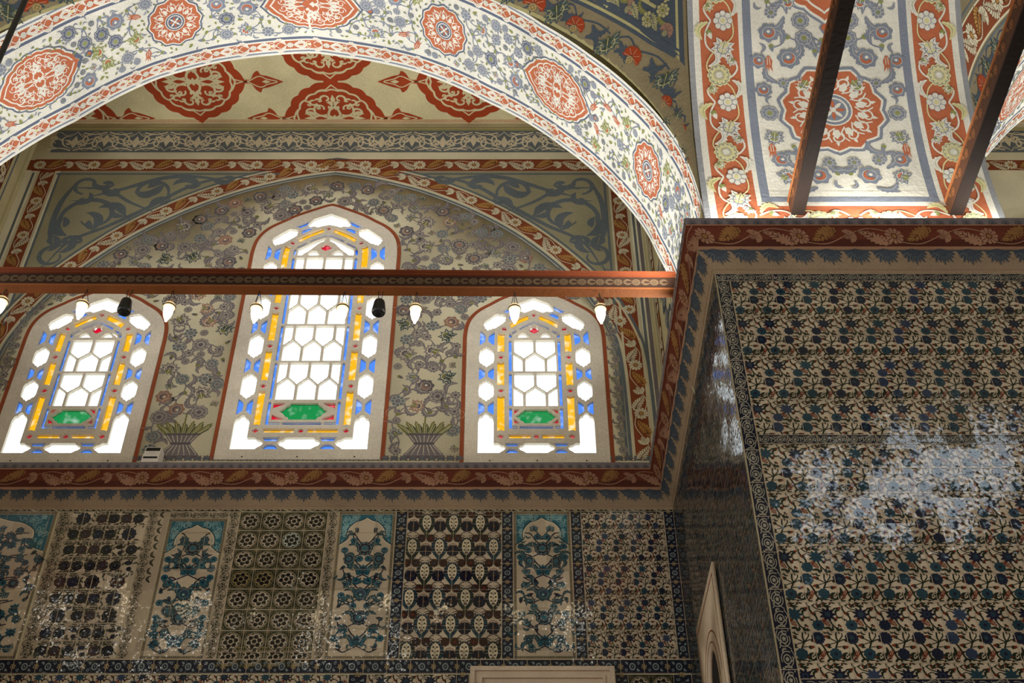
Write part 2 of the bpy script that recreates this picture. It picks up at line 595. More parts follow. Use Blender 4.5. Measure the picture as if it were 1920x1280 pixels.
# ---- bigger motifs
def arab(sc=1.0, col='a', w=0.05, big=1.0):
    """symmetrical arabesque of spirals and split leaves filling the unit disc"""
    o = Orn()
    for mx in (1, -1):
        for my in (1, -1):
            f = np.array([mx, my])
            for cx, cy, r, a0, a1 in ((0.36, 0.34, 0.26, -2.2, 3.4), (0.66, 0.2, 0.17, 2.6, -2.4), (0.2, 0.7, 0.16, -0.6, 4.6), (0.55, 0.6, 0.13, -2.6, 2.2)):
                o.stroke(spiral(cx, cy, r, r * 0.3, a0, a1, 16) * f, w, col, 3, [1, .9, .7, .8])
            for x, y, a, s in ((0.36, 0.34, 0.6, 0.22), (0.05, 0.3, 1.2, 0.3), (0.5, 0.05, 0.4, 0.32), (0.62, 0.44, 0.9, 0.22), (0.12, 0.52, 1.9, 0.2), (0.3, 0.62, 0.2, .2)):
                s = s * big
                c, q = math.cos(a) * s, math.sin(a) * s
                V, L, lo, sz, co = RUMI.flat()
                V = (V @ np.array([[c, q], [-q, c]]) + np.array([x, y])) * f
                o.raw(V, L + 1, lo, sz, [col] * len(co))
            o.stroke(cat([(0, 0), (0.16, 0.12), (0.1, 0.34), (0, 0.5)], 5) * f, w, col, 3)
            o.stroke(cat([(0, 0), (0.2, 0.04), (0.42, 0.1), (0.62, 0.0)], 5) * f, w, col, 3)
    o.star(0, 0, lambda a: 0.1 + 0.04 * math.cos(4 * a), 16, col, 4)
    for s in (1, -1):
        o.poly([(s * 0.68, 0.07), (s * 0.86, 0), (s * 0.68, -0.07), (s * 0.6, 0)], col, 3)
        o.poly([(0.07, s * 0.68), (0, s * 0.86), (-0.07, s * 0.68), (0, s * 0.6)], col, 3)
    return o


ARAB = arab()
ARAB_FINE = arab(w=0.04)


def medallion(ax, ay, lob, cusp, cols, rings=3, arabT=ARAB, cuspy=None):
    """pointed lobed medallion with outline, inner line and arabesque; cols outline, gap, fill, arabesque"""
    o = Orn()

    def rf(k):
        def f(a):
            e = 1 / math.sqrt((math.cos(a) / ax) ** 2 + (math.sin(a) / ay) ** 2)
            r = e * (1 + 0.045 * abs(math.sin(lob * a / 2)) - .02)
            for b, cu in ((0, cusp), (PI, cusp), (PI / 2, cuspy or 0), (-PI / 2, cuspy or 0)):
                d = abs((a - b + PI) % (2 * PI) - PI)
                r += cu * math.exp(-d / 0.13)
            return r * k
        return f
    n = lob * 10
    o.star(0, 0, rf(1.09), n, cols[0], 2, 1, r0=0.9) if False else o.star(0, 0, rf(1.1), n, cols[0], 1.4, rings)
    o.star(0, 0, rf(1.05), n, cols[1], 1.8, rings)
    o.star(0, 0, rf(1.0), n, cols[2], 2.2, rings)
    a = np.linspace(0, 2 * PI, n + 1)
    for k0, k1, c in ((0.9, 0.86, cols[3]),):
        A = np.array([[math.cos(x) * rf(k0)(x), math.sin(x) * rf(k0)(x)] for x in a])
        Bq = np.array([[math.cos(x) * rf(k1)(x), math.sin(x) * rf(k1)(x)] for x in a])
        o.strip(A, Bq, c, 2.8)
    o.put(arabT, 0, 0, ax * 0.86, sy=ay * 0.86, cm=dict(a=cols[3]))
    if arabT is ARAB_FINE:      # fine scrolls filling the rim
        for k in range(lob):
            a = 2 * PI * (k + .5) / lob
            x, y = .74 * ax * math.cos(a), .74 * ay * math.sin(a)
            o.stroke(spiral(x, y, .055, .018, a, a + 7, 12), .011, cols[3], 2.9)
            o.stroke(spiral(x * .72, y * .72, .05, .016, a + 2, a + 9, 12), .01, cols[3], 2.9)
    return o


def star_medallion(cols, pts=12, rings=2):
    """round star medallion: outline, points, arabesque ring, central rosette. unit radius"""
    o = Orn()

    def rf(k):
        return lambda a: k * (1 + 0.09 * (abs(((a * pts / (2 * PI)) % 1) - 0.5) * 2) - 0.05)
    o.star(0, 0, rf(1.12), pts * 4, cols[0], 1.4, rings)
    o.star(0, 0, rf(1.05), pts * 4, cols[1], 1.8, rings)
    o.star(0, 0, rf(1.0), pts * 4, cols[2], 2.2, rings)
    for k in range(pts):
        a = 2 * PI * k / pts
        d = np.array([math.cos(a), math.sin(a)])
        o.stroke(spiral(0.7 * d[0], 0.7 * d[1], 0.16, 0.05, a - 2.4, a + 2.4, 12), 0.035, cols[3], 3)
        q = np.array([-d[1], d[0]])
        o.poly([d * 0.5 - q * 0.05, d * 0.62 - q * 0.09, d * 0.74, d * 0.62 + q * 0.09, d * 0.5 + q * 0.05], cols[3], 3)
        o.poly([d * 0.84 - q * 0.04, d * 0.93, d * 0.84 + q * 0.04, d * 0.78], cols[3], 3)
        o.stroke(cat([d * 0.46 + q * 0.02, d * 0.6 + q * 0.18, d * 0.82 + q * 0.12], 4), 0.03, cols[3], 3)
    o.star(0, 0, lambda a: .4, 24, cols[3], 3.4, rings)
    o.ring(0, 0, 0.37, 0.31, cols[0], 3.8, 22)
    o.star(0, 0, lambda a: .27, 24, cols[0], 3.8, 2)
    for k in range(8):
        a = 2 * PI * k / 8
        o.stroke([(r_ * math.cos(a), r_ * math.sin(a)) for r_ in np.linspace(.04, .25, 5)], 0.08, cols[3] if k % 2 else cols[2], 4.2, 'both')
    o.disc(0, 0, 0.06, cols[3], 4.4, 8)
    return o


def t_acanthus():
    """feathery scrolling leaf, from (0,0) to (1,0)"""
    o = Orn()
    C = cat([(0, -0.25), (0.3, -0.12), (0.6, 0.15), (0.85, 0.3), (1.0, 0.22)], 5)
    n = len(C)
    t = np.linspace(0, 1, n)
    T = np.gradient(C, axis=0); T /= np.linalg.norm(T, axis=1)[:, None]
    N = np.c_[-T[:, 1], T[:, 0]]
    W = 0.26 * np.sin(PI * np.clip(1 - t, 0.02, 1) ** 0.8) ** 0.9
    o.strip(C + N * (W * (0.8 + 0.4 * (np.arange(n) % 2)))[:, None], C - N * (W * (0.7 + 0.5 * (np.arange(n) % 2)))[:, None], 'a', 2)
    o.stroke(C, 0.035, 'b', 3, 'both')
    for k in range(2, n - 2, 2):
        for s in (1, -1):
            o.stroke([C[k], C[k] - T[k] * 0.12 + s * N[k] * W[k] * 0.8], 0.025, 'b', 3)
    return o


ACAN = t_acanthus()


def red_band(daisy='pale', leafc='pale', leaf2='ochre', dk='rustdk', period=0.9, w=0.2, small=True):
    """one period of a red frieze painted with daisies and scrolling leaves, centred on v = 0"""
    o = Orn()
    r = w * 0.44
    o.put(DAISY, 0, 0, r, cm=cmap(daisy, dk, leaf2, dk))
    o.put(ACAN, r * 1.05, 0, period * 0.30, sy=w * 1.0, cm=cmap(leaf2, dk, dk, dk))
    o.put(CARN, period * 0.52, 0.0, r * 0.85, r=-1.2, cm=cmap(daisy, dk, leaf2, leafc))
    o.put(ACAN, period * 0.62, 0, period * 0.31, mx=False, sy=-w * 1.0, cm=cmap(leafc, dk, dk, dk))
    o.stroke(cat([(0.02, -w * .3), (period * .25, -w * .42), (period * .5, w * .05), (period * .75, w * .4), (period * .97, w * .2)], 6), w * 0.05, leafc, 1.2)
    return o


# ------------------------------------------------------------------ objects helpers
def tag(o, label, category, kind=None, group=None):
    o['label'] = label
    o['category'] = category
    if kind:
        o['kind'] = kind
    if group:
        o['group'] = group
    return o


def obj(name, bm, m, parent=None, smooth=False):
    me = bpy.data.meshes.new(name)
    bm.to_mesh(me)
    bm.free()
    for k in (m if isinstance(m, (list, tuple)) else [m]):
        me.materials.append(get_mat(k))
    if smooth:
        for p in me.polygons:
            p.use_smooth = True
    o = bpy.data.objects.new(name, me)
    COL.objects.link(o)
    if parent:
        o.parent = parent
    return o


def box(bm, x0, y0, z0, x1, y1, z1, mi=0):
    v = [bm.verts.new(p) for p in ((x0, y0, z0), (x1, y0, z0), (x1, y1, z0), (x0, y1, z0), (x0, y0, z1), (x1, y0, z1), (x1, y1, z1), (x0, y1, z1))]
    for f in ((0, 3, 2, 1), (4, 5, 6, 7), (0, 1, 5, 4), (1, 2, 6, 5), (2, 3, 7, 6), (3, 0, 4, 7)):
        fc = bm.faces.new([v[i] for i in f]); fc.material_index = mi
    return v


def lathe(bm, prof, n=24, mi=0, cx=0, cy=0):
    rings = []
    for r, z in prof:
        rings.append([bm.verts.new((cx + r * math.cos(2 * PI * k / n), cy + r * math.sin(2 * PI * k / n), z)) for k in range(n)])
    for a, b in zip(rings, rings[1:]):
        for k in range(n):
            f = bm.faces.new((a[k], a[(k + 1) % n], b[(k + 1) % n], b[k])); f.material_index = mi
    for rg, fl in ((rings[0], True), (rings[-1], False)):
        f = bm.faces.new(rg[::-1] if fl else rg); f.material_index = mi


def tube(bm, p, q, r, n=6):
    p, q = Vector(p), Vector(q)
    d = (q - p).normalized()
    a = d.orthogonal().normalized(); b = d.cross(a)
    R = [[bm.verts.new(c + (a * math.cos(2 * PI * k / n) + b * math.sin(2 * PI * k / n)) * r) for k in range(n)] for c in (p, q)]
    for k in range(n):
        bm.faces.new((R[0][k], R[0][(k + 1) % n], R[1][(k + 1) % n], R[1][k]))
    bm.faces.new(R[0][::-1]); bm.faces.new(R[1])


def plate(outer, holes, thick):
    """verts, faces of a plate with holes in the (x, z) plane; front at y = 0, back at y = thick"""
    from mathutils.geometry import delaunay_2d_cdt
    co, ed = [], []
    for P in [outer] + holes:
        n, b = len(P), len(co)
        co += [Vector((float(x), float(z))) for x, z in P]
        ed += [(b + k, b + (k + 1) % n) for k in range(n)]
    vs, es, fs = delaunay_2d_cdt(co, ed, [], 0, 1e-6, False)[:3]
    XY = np.array([(v.x, v.y) for v in vs])
    tests = [(np.asarray(H, float).min(0), np.asarray(H, float).max(0), inpoly(H)) for H in holes]
    io = inpoly(outer)
    keep = []
    for f in fs:
        c = XY[list(f)].mean(0)
        if io(*c) and not any(a[0] < c[0] < b[0] and a[1] < c[1] < b[1] and t(*c) for a, b, t in tests):
            a, b, d = XY[list(f)][:3]
            ar = (b[0] - a[0]) * (d[1] - a[1]) - (b[1] - a[1]) * (d[0] - a[0])
            keep.append(tuple(f) if ar > 0 else tuple(f)[::-1])
    n = len(XY)
    V = [(x, 0.0, z) for x, z in XY] + [(x, thick, z) for x, z in XY]
    F_ = list(keep) + [tuple(k + n for k in f[::-1]) for f in keep]
    dirs = {}
    for f in keep:
        for a, b in zip(f, f[1:] + f[:1]):
            dirs[(a, b)] = 1
    for a, b in dirs:
        if (b, a) not in dirs:
            F_.append((b, a, a + n, b + n))
    return V, F_


LAY = 0.0012
# ------------------------------------------------------------------ surfaces of the hall
YB, YP, XP, XP2, XC, XL = 12.2, 8.3, 2.02, 5.02, -2.63, -7.28
SPR = 11.0     # springing height of the arches
rng = random.Random(11)


def f_back(V, L):      # back wall: u = x, v = z
    return np.c_[V[:, 0], YB - LAY * (L + 1), V[:, 1]]


def f_front(V, L):     # pillar front
    return np.c_[V[:, 0], YP - LAY * (L + 1), V[:, 1]]


def f_side(V, L):      # pillar side facing the window bay: u = y
    return np.c_[XP - LAY * (L + 1), V[:, 0], V[:, 1]]


NR = [(-8, 4.69), (0, 4.68), (4.3, 4.663), (13.1, 4.662), (19.8, 4.634), (26.9, 4.60), (37, 4.57), (47.5, 4.6), (56.1, 4.71), (72, 4.95), (90, 5.08)]
NLf = [(-8, 4.69), (0, 4.68), (30, 4.60), (43.5, 4.619), (49.9, 4.67), (53.9, 4.738), (72, 4.95), (90, 5.08)]
FRR = [(-8, 4.60), (0, 4.60), (6.8, 4.60), (13.3, 4.562), (18.8, 4.573), (28, 4.554), (42.2, 4.566), (58.7, 4.672), (73.2, 4.91), (85.6, 5.055), (90, 5.13)]
FRL = [(-8, 4.5), (0, 4.5), (20, 4.52), (36, 4.561), (50.8, 4.648), (65.6, 4.963), (75.5, 5.072), (90, 5.13)]


def _r(d, R, Lf):
    return np.where(d <= 90, np.interp(d, *zip(*R)), np.interp(180 - d, *zip(*Lf)))


def f_arch(V, L):      # wide arch between hall and window bay: u = arc, v = depth 0..1.6
    d = np.degrees(V[:, 0] / 4.65)
    w = V[:, 1] / 1.6
    r = _r(d, NR, NLf) * (1 - w) + _r(d, FRR, FRL) * w - LAY * 1.5 * L
    a = np.radians(d)
    return np.c_[XC + r * np.cos(a), 8.4 + V[:, 1], 11.1 + r * np.sin(a)]


def f_rarch(V, L):     # arch springing from the pillar towards the camera: u = arc, v = width 0..3
    r = 4.6 - LAY * 1.5 * L
    a = V[:, 0] / 4.6
    return np.c_[XP + V[:, 1], 3.7 + r * np.cos(np.maximum(a, 0)), SPR + np.where(a > 0, r * np.sin(a), V[:, 0])]


PC = np.array([XC, 3.72, 11.05]); PR = 6.58


def f_pend(V, L):      # pendentive (sphere): u = angle in degrees round the arch, v = 8.37 - y
    y = 8.37 - V[:, 1]
    r = np.sqrt(np.maximum((PR - LAY * 1.5 * L) ** 2 - (y - PC[1]) ** 2, 0.01))
    a = np.radians(V[:, 0])
    return np.c_[PC[0] + r * np.cos(a), y, PC[2] + r * np.sin(a)]


def pend_keep(V):
    y = 8.37 - V[:, 1]
    r = np.sqrt(PR ** 2 - (y - PC[1]) ** 2)
    return PC[0] + r * np.cos(np.radians(V[:, 0])) < 2.025


def mirror_fn(fn):     # the neighbouring bay is the mirror image about the pillar's middle
    xm = XP + XP2

    def g(V, L):
        P = fn(V, L)
        P[:, 0] = xm - P[:, 0]
        return P
    return g


# ------------------------------------------------------------------ window outlines
class Cv:
    """polyline with arc length, right half of a window: bottom (x>0) to apex (x=0)"""

    def __init__(self, P):
        self.P = np.asarray(P, float)
        d = np.linalg.norm(np.diff(self.P, axis=0), axis=1)
        self.s = np.concatenate([[0], np.cumsum(d)])
        self.S = self.s[-1]
        T = np.gradient(self.P, axis=0); T /= np.maximum(np.linalg.norm(T, axis=1), 1e-9)[:, None]
        self.N = np.c_[-T[:, 1], T[:, 0]]

    def at(self, s, e=0.0):
        p = np.array([np.interp(s, self.s, self.P[:, 0]), np.interp(s, self.s, self.P[:, 1])])
        n = np.array([np.interp(s, self.s, self.N[:, 0]), np.interp(s, self.s, self.N[:, 1])])
        n /= max(np.linalg.norm(n), 1e-9)
        return p + n * e

    def off(self, d):
        Q = self.P + self.N * d
        Q = Q[Q[:, 0] >= -1e-9] if d > 0 else Q
        if d > 0 and Q[-1, 0] > 1e-6:
            t = Q[-1] - Q[-2]
            k = -Q[-1, 0] / t[0] if t[0] < 0 else 0
            Q = np.r_[Q, [Q[-1] + t * k]]
        if d < 0:
            k = np.array([0, Q[-1, 1] - d * 0.15])
            Q = np.r_[Q, [k]] if Q[-1, 0] > 0.01 else Q
        return Cv(Q)


def outline(a, zs, rise):
    low = [(a, z) for z in np.linspace(0, zs, 40)]
    k = [(1, 0), (.965, .28), (.85, .475), (.63, .64), (.43, .78), (0, 1)]
    P = cat([(a * 1.0, zs - 0.2)] + [(a * x, zs + rise * z) for x, z in k], 8)
    P = P[P[:, 1] > zs + 1e-6]
    return Cv(np.r_[low, P])


WIN = [dict(cx=-5.45, z0=10.94, a=.74, zs=1.93, rise=.75, ncol=2, nrow=2, P=.58, d0=.26, pt=.735, h=.585, nd=2, d1=1.01),
       dict(cx=-2.53, z0=11.0, a=.855, zs=3.5, rise=.86, ncol=3, nrow=4, P=.70, d0=.29, pt=.78, h=.665, nd=4, d1=1.03),
       dict(cx=.42, z0=10.94, a=.735, zs=1.93, rise=.75, ncol=2, nrow=2, P=.58, d0=.26, pt=.735, h=.585, nd=2, d1=1.01)]
for w in WIN:
    w['out'] = outline(w['a'], w['zs'], w['rise'])
    fr = w['out'].off(-0.165).P
    R = [(x, z) for x, z in fr if z > 0.01]
    half = [(fr[0][0], -0.16)] + R
    w['frame'] = [(x, z) for x, z in half] + [(-x, z) for x, z in half[::-1] if x > 1e-4]
    w['world'] = [(w['cx'] + x, w['z0'] + z) for x, z in w['frame']]


def symm(H):
    """closed outline from its right half, ordered up"""
    H = [tuple(p) for p in H]
    return H + [(-x, z) for x, z in H[::-1] if abs(x) > 1e-4]


def window_holes(w):
    """openings of the plaster lattice as (polygon, glass colour)"""
    out, a, k = w['out'], w['a'], w['a'] / .855
    Hs = []

    def both(P, c):
        Hs.append(([tuple(p) for p in P], c))
        Hs.append(([(-x, z) for x, z in P][::-1], c))
    co = out.off(0.1); cy = out.off(0.288); cb = out.off(0.412); ci = out.off(0.445)
    D = [w['d1'] + w['P'] * i for i in range(w['nd'])]
    Do = D + [(D[-1] + co.S) / 2 + .02, co.S]
    # clear lobed panes of the outer ring
    for i, s in enumerate(Do[:-1]):
        nx = Do[i + 1] - s
        pv = s - (Do[i - 1] if i else s - w['P'])
        l = min(nx, pv) * .64 / 2
        W = .098
        P = []
        for e, t in ((0, -l), (.022, -l + .03), (.045, -l + .035), (.055, -l + .06), (.085, -l + .075), (W, -l + .12)):
            P.append((t, e))
        P = P + [(-t, e) for t, e in P[::-1]]
        P = P + [(t, -e) for t, e in P[::-1] if e]
        both([co.at(s + t, e) for t, e in P], 'glass_clear')
    # blue pairs between
    for i in range(len(Do)):
        lo = Do[i - 1] if i else w['d1'] - w['P']
        m = (lo + Do[i]) / 2
        b = (Do[i] - lo) * .195
        if i == len(Do) - 1:
            m -= .035; b *= .8
        for sg in (1, -1):
            both([co.at(m - b, sg * -.098), co.at(m + b, sg * -.098), co.at(m + b * .72, sg * -.05), co.at(m + b * .45, sg * -.02), co.at(m - b * .45, sg * -.02), co.at(m - b * .72, sg * -.05)][::sg], 'glass_blue')
    # clear pane at the apex
    so = co.S
    l = .30 * k
    H = [tuple(out.P[-1])] + [tuple(out.at(out.S - t)) for t in np.linspace(.03, l - .03, 5)]
    H += [tuple(co.at(so - l - .0, -.05)), tuple(co.at(so - l - .035, -.03)), tuple(co.at(so - l - .05, 0)), tuple(co.at(so - l - .02, .04)), tuple(co.at(so - l + .03, .05)), tuple(co.at(so - l + .06, .09))]
    ca = out.off(0.198)
    H += [tuple(ca.at(ca.S - t)) for t in np.linspace(l - .12, .0, 4)]
    H = [p for p in H if p[0] >= 0]
    H[0] = (0, H[0][1]); H[-1] = (0, H[-1][1])
    Hs.append((H + [(-x, z) for x, z in H[::-1] if x > 1e-4], 'glass_clear'))
    # amber strips and red lozenges
    Dy = [w['d0']] + D + [(D[-1] + cy.S) / 2 + .02, cy.S]
    for i, s in enumerate(Dy):
        r = .036
        P = [(-r, 0), (-r * .4, .03), (0, .048), (r * .4, .03), (r, 0), (r * .4, -.03), (0, -.048), (-r * .4, -.03)]
        if i == len(Dy) - 1:
            z = cy.P[-1][1]
            Hs.append(([(e, z + t) for t, e in P], 'glass_red'))
        else:
            both([cy.at(s + t, e) for t, e in P], 'glass_red')
            g0, g1 = s + .085, Dy[i + 1] - (.085 if i < len(Dy) - 2 else .07)
            n = 6 if s > w['zs'] - .5 else 2
            tt = np.linspace(g0, g1, n)
            both([cy.at(t, -.046) for t in tt] + [cy.at(g1 - .015, 0)] + [cy.at(t, .046) for t in tt[::-1]] + [cy.at(g0 + .015, 0)], 'glass_amber')
    # blue strips beside the middle field
    zt = w['pt'] + w['nrow'] * w['h']
    br = [w['pt']] + ([w['pt'] + w['h'] * j for j in range(1, w['nrow'] + 1)])
    xb = a - .412
    both([(xb - .018, br[0] - .02), (xb + .02, br[0] - .02), (xb + .02, .385), (.275 * k, .385), (.275 * k, .425), (xb - .018, .425)][::-1], 'glass_blue')
    Hs.append(([(-.245 * k, .385), (.245 * k, .385), (.245 * k, .425), (-.245 * k, .425)], 'glass_blue'))
    for z0, z1 in zip(br, br[1:]):
        both([(xb - .018, z0 + .02), (xb + .02, z0 + .02), (xb + .02, z1 - .02), (xb - .018, z1 - .02)], 'glass_blue')
    s0, s1 = zt + .03, cb.S - .33 * k
    tt = np.linspace(s0, s1, 12)
    both([cb.at(t, -.02) for t in tt] + [cb.at(t, .018) for t in tt[::-1]], 'glass_blue')
    tt = np.linspace(.28 * k, 0, 5)
    H = [cb.at(cb.S - t, -.02) for t in tt] + [cb.at(cb.S - t, .018) for t in tt[::-1]]
    H = [p for p in H if p[0] > -1e-3]
    zz = [p for p in H]
    Hs.append(([(-x, z) for x, z in [cb.at(cb.S - t, -.02) for t in tt[:-1]]] + [(0, cb.P[-1][1] + .02)] + [tuple(cb.at(cb.S - t, -.02)) for t in tt[:-1]][::-1]
               + [tuple(cb.at(cb.S - t, .016)) for t in tt[:-1]] + [(0, cb.P[-1][1] - .02)] + [(-x, z) for x, z in [cb.at(cb.S - t, .016) for t in tt[:-1]]][::-1], 'glass_blue'))
    # middle field of shields and domes
    ip = a - .447
    n = w['ncol']
    ww = 2 * ip / n
    b = .017
    for j in range(w['nrow']):
        zb = w['pt'] + j * w['h']
        h = w['h']
        hw = ww / 2 - b
        og = [(1, 0), (.97, .22), (.8, .42), (.72, .42), (.45, .68), (.3, .74), (.22, .82), (0, 1)]
        dome = [(hw, zb + b * .9)] + [(hw * x, zb + h * (.35 + .24 * y)) for x, y in og]
        shld = [(hw, zb + h - b * .9)] + [(hw * x, zb + h * (.655 - .24 * y)) for x, y in og]
        dc = [(-1 + i) * ww for i in range(3)] if n == 3 else [-ww, 0, ww]
        shc = [-1.5 * ww, -.5 * ww, .5 * ww, 1.5 * ww] if n == 3 else [-.5 * ww, .5 * ww]
        for H, cs in ((dome, dc), (shld, shc)):
            for c in cs:
                if abs(c) < ip - .02:
                    Hs.append(([(c + x, z) for x, z in symm(H)], 'glass_clear'))
                elif c > 0:
                    both([(c - x, z) for x, z in H] + [(c - b * .3, H[-1][1]), (c - b * .3, H[0][1])], 'glass_clear')
    # lunette over the bars
    zc = zt
    qx = .085 * k
    qz = zc + .19 * k
    Hs.append(([(qx * x, qz + qx * z) for x, z in ((1.15, 0), (.75, .38), (.55, .42), (.4, .75), (0, .95), (-.4, .75), (-.55, .42), (-.75, .38), (-1.15, 0), (-.55, -.5), (0, -.85), (.55, -.5))], 'glass_red'))
    i0 = zt + .03
    tt = np.linspace(i0, ci.S - .05, 14)
    H = [tuple(ci.at(t, .005)) for t in tt]
    zap = ci.P[-1][1]
    back = [(.022, zap - .05), (.045, zap - .1 * k), (.1 * k, qz + .1 * k), (.145 * k, qz + .05 * k), (.2 * k, qz - .02 * k), (.26 * k, qz - .09 * k), (.3 * k, qz - .12 * k), (.33 * k, i0)]
    back = [p for p in back if p[0] < ip - .03]
    both(H + back, 'glass_clear')
    both([(.07 * k, i0), (.26 * k, i0), (.245 * k, i0 + .06 * k), (.19 * k, i0 + .1 * k), (.135 * k, i0 + .09 * k)], 'glass_clear')
    # green bottle panel with red corners
    z0, z1 = .455, w['pt'] - .03
    zm, gx = (z0 + z1) / 2, .31 * k
    hh = (z1 - z0) / 2 - .012
    g = [(gx, 0), (gx * .82, hh * .3), (gx * .72, hh * .62), (gx * .62, hh * .7), (gx * .55, hh)]
    g = g + [(-x, z) for x, z in g[::-1]]
    g = g + [(x, -z) for x, z in g[::-1] if z]
    Hs.append(([(x, zm + z) for x, z in g][::-1], 'glass_green'))
    ex = ip - .012
    for sg in (1, -1):
        both([(ex, zm + sg * hh), (ex, zm + sg * hh * .35), (gx * .84, zm + sg * hh * .8), (gx * .76, zm + sg * hh)], 'glass_red')
    # bottom row
    zr = w['d0'] + .0
    P = [(-.04, 0), (-.018, .027), (.018, .027), (.04, 0), (.018, -.027), (-.018, -.027)]
    Hs.append(([(x, zr + z) for x, z in P], 'glass_red'))
    both([(.075 * k, zr - .03), (a - .288 - .09, zr - .03), (a - .288 - .105, zr), (a - .288 - .09, zr + .03), (.075 * k, zr + .03), (.09 * k, zr)], 'glass_amber')
    zq = zr - .105
    c = [(.15 * k, 0), (.2 * k, zq * .2), (.235 * k, zq * .28), (.27 * k, zq * .5), (.235 * k, zq * .75), (.2 * k, zq * .8), (.17 * k, zq)]
    Hs.append((symm(c), 'glass_clear'))
    tip = w['d1'] - w['P'] + .215
    both([(a - .002, 0), (a - .002, tip - .13), (a - .02, tip - .07), (a - .06, tip - .05), (a - .07, tip - .02), (a - .1, tip), (a - .13, tip - .02), (a - .14, tip - .05), (a - .18, tip - .07), (a - .198, tip - .13),
          (a - .198, zq), (.56 * k, zq), (.52 * k, zq * .8), (.48 * k, zq * .75), (.44 * k, zq * .5), (.48 * k, zq * .25), (.5 * k, zq * .2), (.54 * k, 0)], 'glass_clear')
    xm = .355 * k
    both([(xm - .11 * k, zq), (xm + .11 * k, zq), (xm + .07 * k, zq * .68), (xm - .07 * k, zq * .68)], 'glass_blue')
    both([(xm - .1 * k, 0), (xm + .1 * k, 0), (xm + .07 * k, zq * .3), (xm + .03 * k, zq * .4), (xm - .03 * k, zq * .4), (xm - .07 * k, zq * .3)], 'glass_blue')
    return Hs


LABW = ['left stained-glass window with pointed head, white lobed panes and a green bottle-glass panel',
        'tall middle stained-glass window with pointed head, red quatrefoil and four rows of white shields',
        'right stained-glass window with pointed head beside the tiled pillar']
for i, w in enumerate(WIN):
    Hs = window_holes(w)
    V, Fc = plate(w['frame'], [h for h, c in Hs], .05)
    bm = bmesh.new()
    vs = [bm.verts.new((w['cx'] + x, YB - .008 + y, w['z0'] + z)) for x, y, z in V]
    for f in Fc:
        try:
            bm.faces.new([vs[q] for q in f])
        except ValueError:
            pass
    win = obj('window_%d' % (i + 1), bm, 'lattice')
    tag(win, LABW[i], 'window', 'structure')
    g = Orn()
    for h, c in Hs:
        P = np.array(h)
        m = P.mean(0)
        g.poly(m + (P - m) * 1.03, c, 0)
    cx, z0 = w['cx'], w['z0']
    g.build('stained_glass', lambda V, L: np.c_[cx + V[:, 0], np.full(len(V), YB + .028), z0 + V[:, 1]], win)['label'] = 'coloured and clear glass panes'
    for x in (-.72, 0, .75):
        bm = bmesh.new()
        lathe(bm, [(.008, -.004), (.011, .0), (.006, .006)], 8)
        nl = obj('nail', bm, 'iron', win)
        nl.rotation_euler = (PI / 2, 0, 0)
        nl.location = (w['cx'] + x * w['a'] * 1.1, YB - .012, w['z0'] - .12)
# ------------------------------------------------------------------ back wall
AH = [(0, 16.47), (.5, 16.36), (1.0, 16.2), (1.5, 15.99), (2.2, 15.58), (2.95, 14.97), (3.63, 14.17), (3.98, 13.56), (4.2, 12.98), (4.28, 12.5), (4.3, 11.8), (4.3, 10.85)]
AX = -2.55
arcR = cat([(AX + x, z) for x, z in AH], 6)
arcF = np.r_[np.c_[2 * AX - arcR[::-1, 0], arcR[::-1, 1]], arcR[1:]]      # left foot, apex, right foot
ARC = Cv(arcF)        # normals point to the left of travel = outwards


def along(curve):
    def f(V):
        P = np.empty_like(V)
        P[:, 0] = np.interp(V[:, 0], curve.s, curve.P[:, 0]); P[:, 1] = np.interp(V[:, 0], curve.s, curve.P[:, 1])
        N = np.c_[np.interp(V[:, 0], curve.s, curve.N[:, 0]), np.interp(V[:, 0], curve.s, curve.N[:, 1])]
        return P + N * V[:, 1:2]
    return f


def line_cv(p, q, n=12):
    return Cv(np.c_[np.linspace(p[0], q[0], n), np.linspace(p[1], q[1], n)])


def band(o, curve, period, tpl, s0=0.0, s1=None, dl=2, flip=1):
    s1 = curve.S if s1 is None else s1
    n = max(1, round((s1 - s0) / period))
    p = (s1 - s0) / n
    w = along(curve)
    for k in range(n):
        o.put(tpl, s0 + k * p + .1, 0, p / period, sy=flip, dl=dl, warp=w)


RB = red_band(period=.8, w=.21)
wo = Orn()
_lun = Cv(arcF - ARC.N * .22).P
for _sg in (1, -1):
    _P = [(AX + _sg * x, z) for x, z in [(.9, 16.34), (4.2, 16.34), (4.2, 12.9)]] + [(AX + _sg * (q[0] - AX), q[1]) for q in Cv(arcR[::-1]).off(-.0).P if 13.2 < q[1] < 16.25]
    wo.poly(_P, 'spand', -.3)
# cream ground of the painted wall, spandrels and bands
wo.stroke(arcF, .215, 'rust', 1)
band(wo, ARC, .8, RB, .2)
for d, ww, c in ((-.13, .03, 'cream'), (-.175, .04, 'slate'), (-.215, .02, 'slate'), (.13, .03, 'cream'), (.17, .035, 'slate')):
    oc = Cv(arcF + ARC.N * d)
    wo.stroke(oc.P, ww, c, 1.5)
XR0, XR1 = 1.62, 1.83
for x0, x1 in ((XR0, XR1), (-7.06, -6.83)):
    wo.rect(x0, 10.86, x1, 16.36, 'rust', 1.2)
    band(wo, line_cv(((x0 + x1) / 2, 13.3), ((x0 + x1) / 2, 16.3)), .8, RB)
    for e in (-.02, x1 - x0 + .02):
        wo.stroke([(x0 + e, 10.86), (x0 + e, 16.36)], .03, 'cream', 1.4)
    for e in (-.09, x1 - x0 + .08):
        wo.stroke([(x0 + e, 10.86), (x0 + e, 16.3)], .035, 'slate', 1.3)
wo.stroke([(1.98, 10.86), (1.98, 16.3)], .05, 'mauve', 1.3)
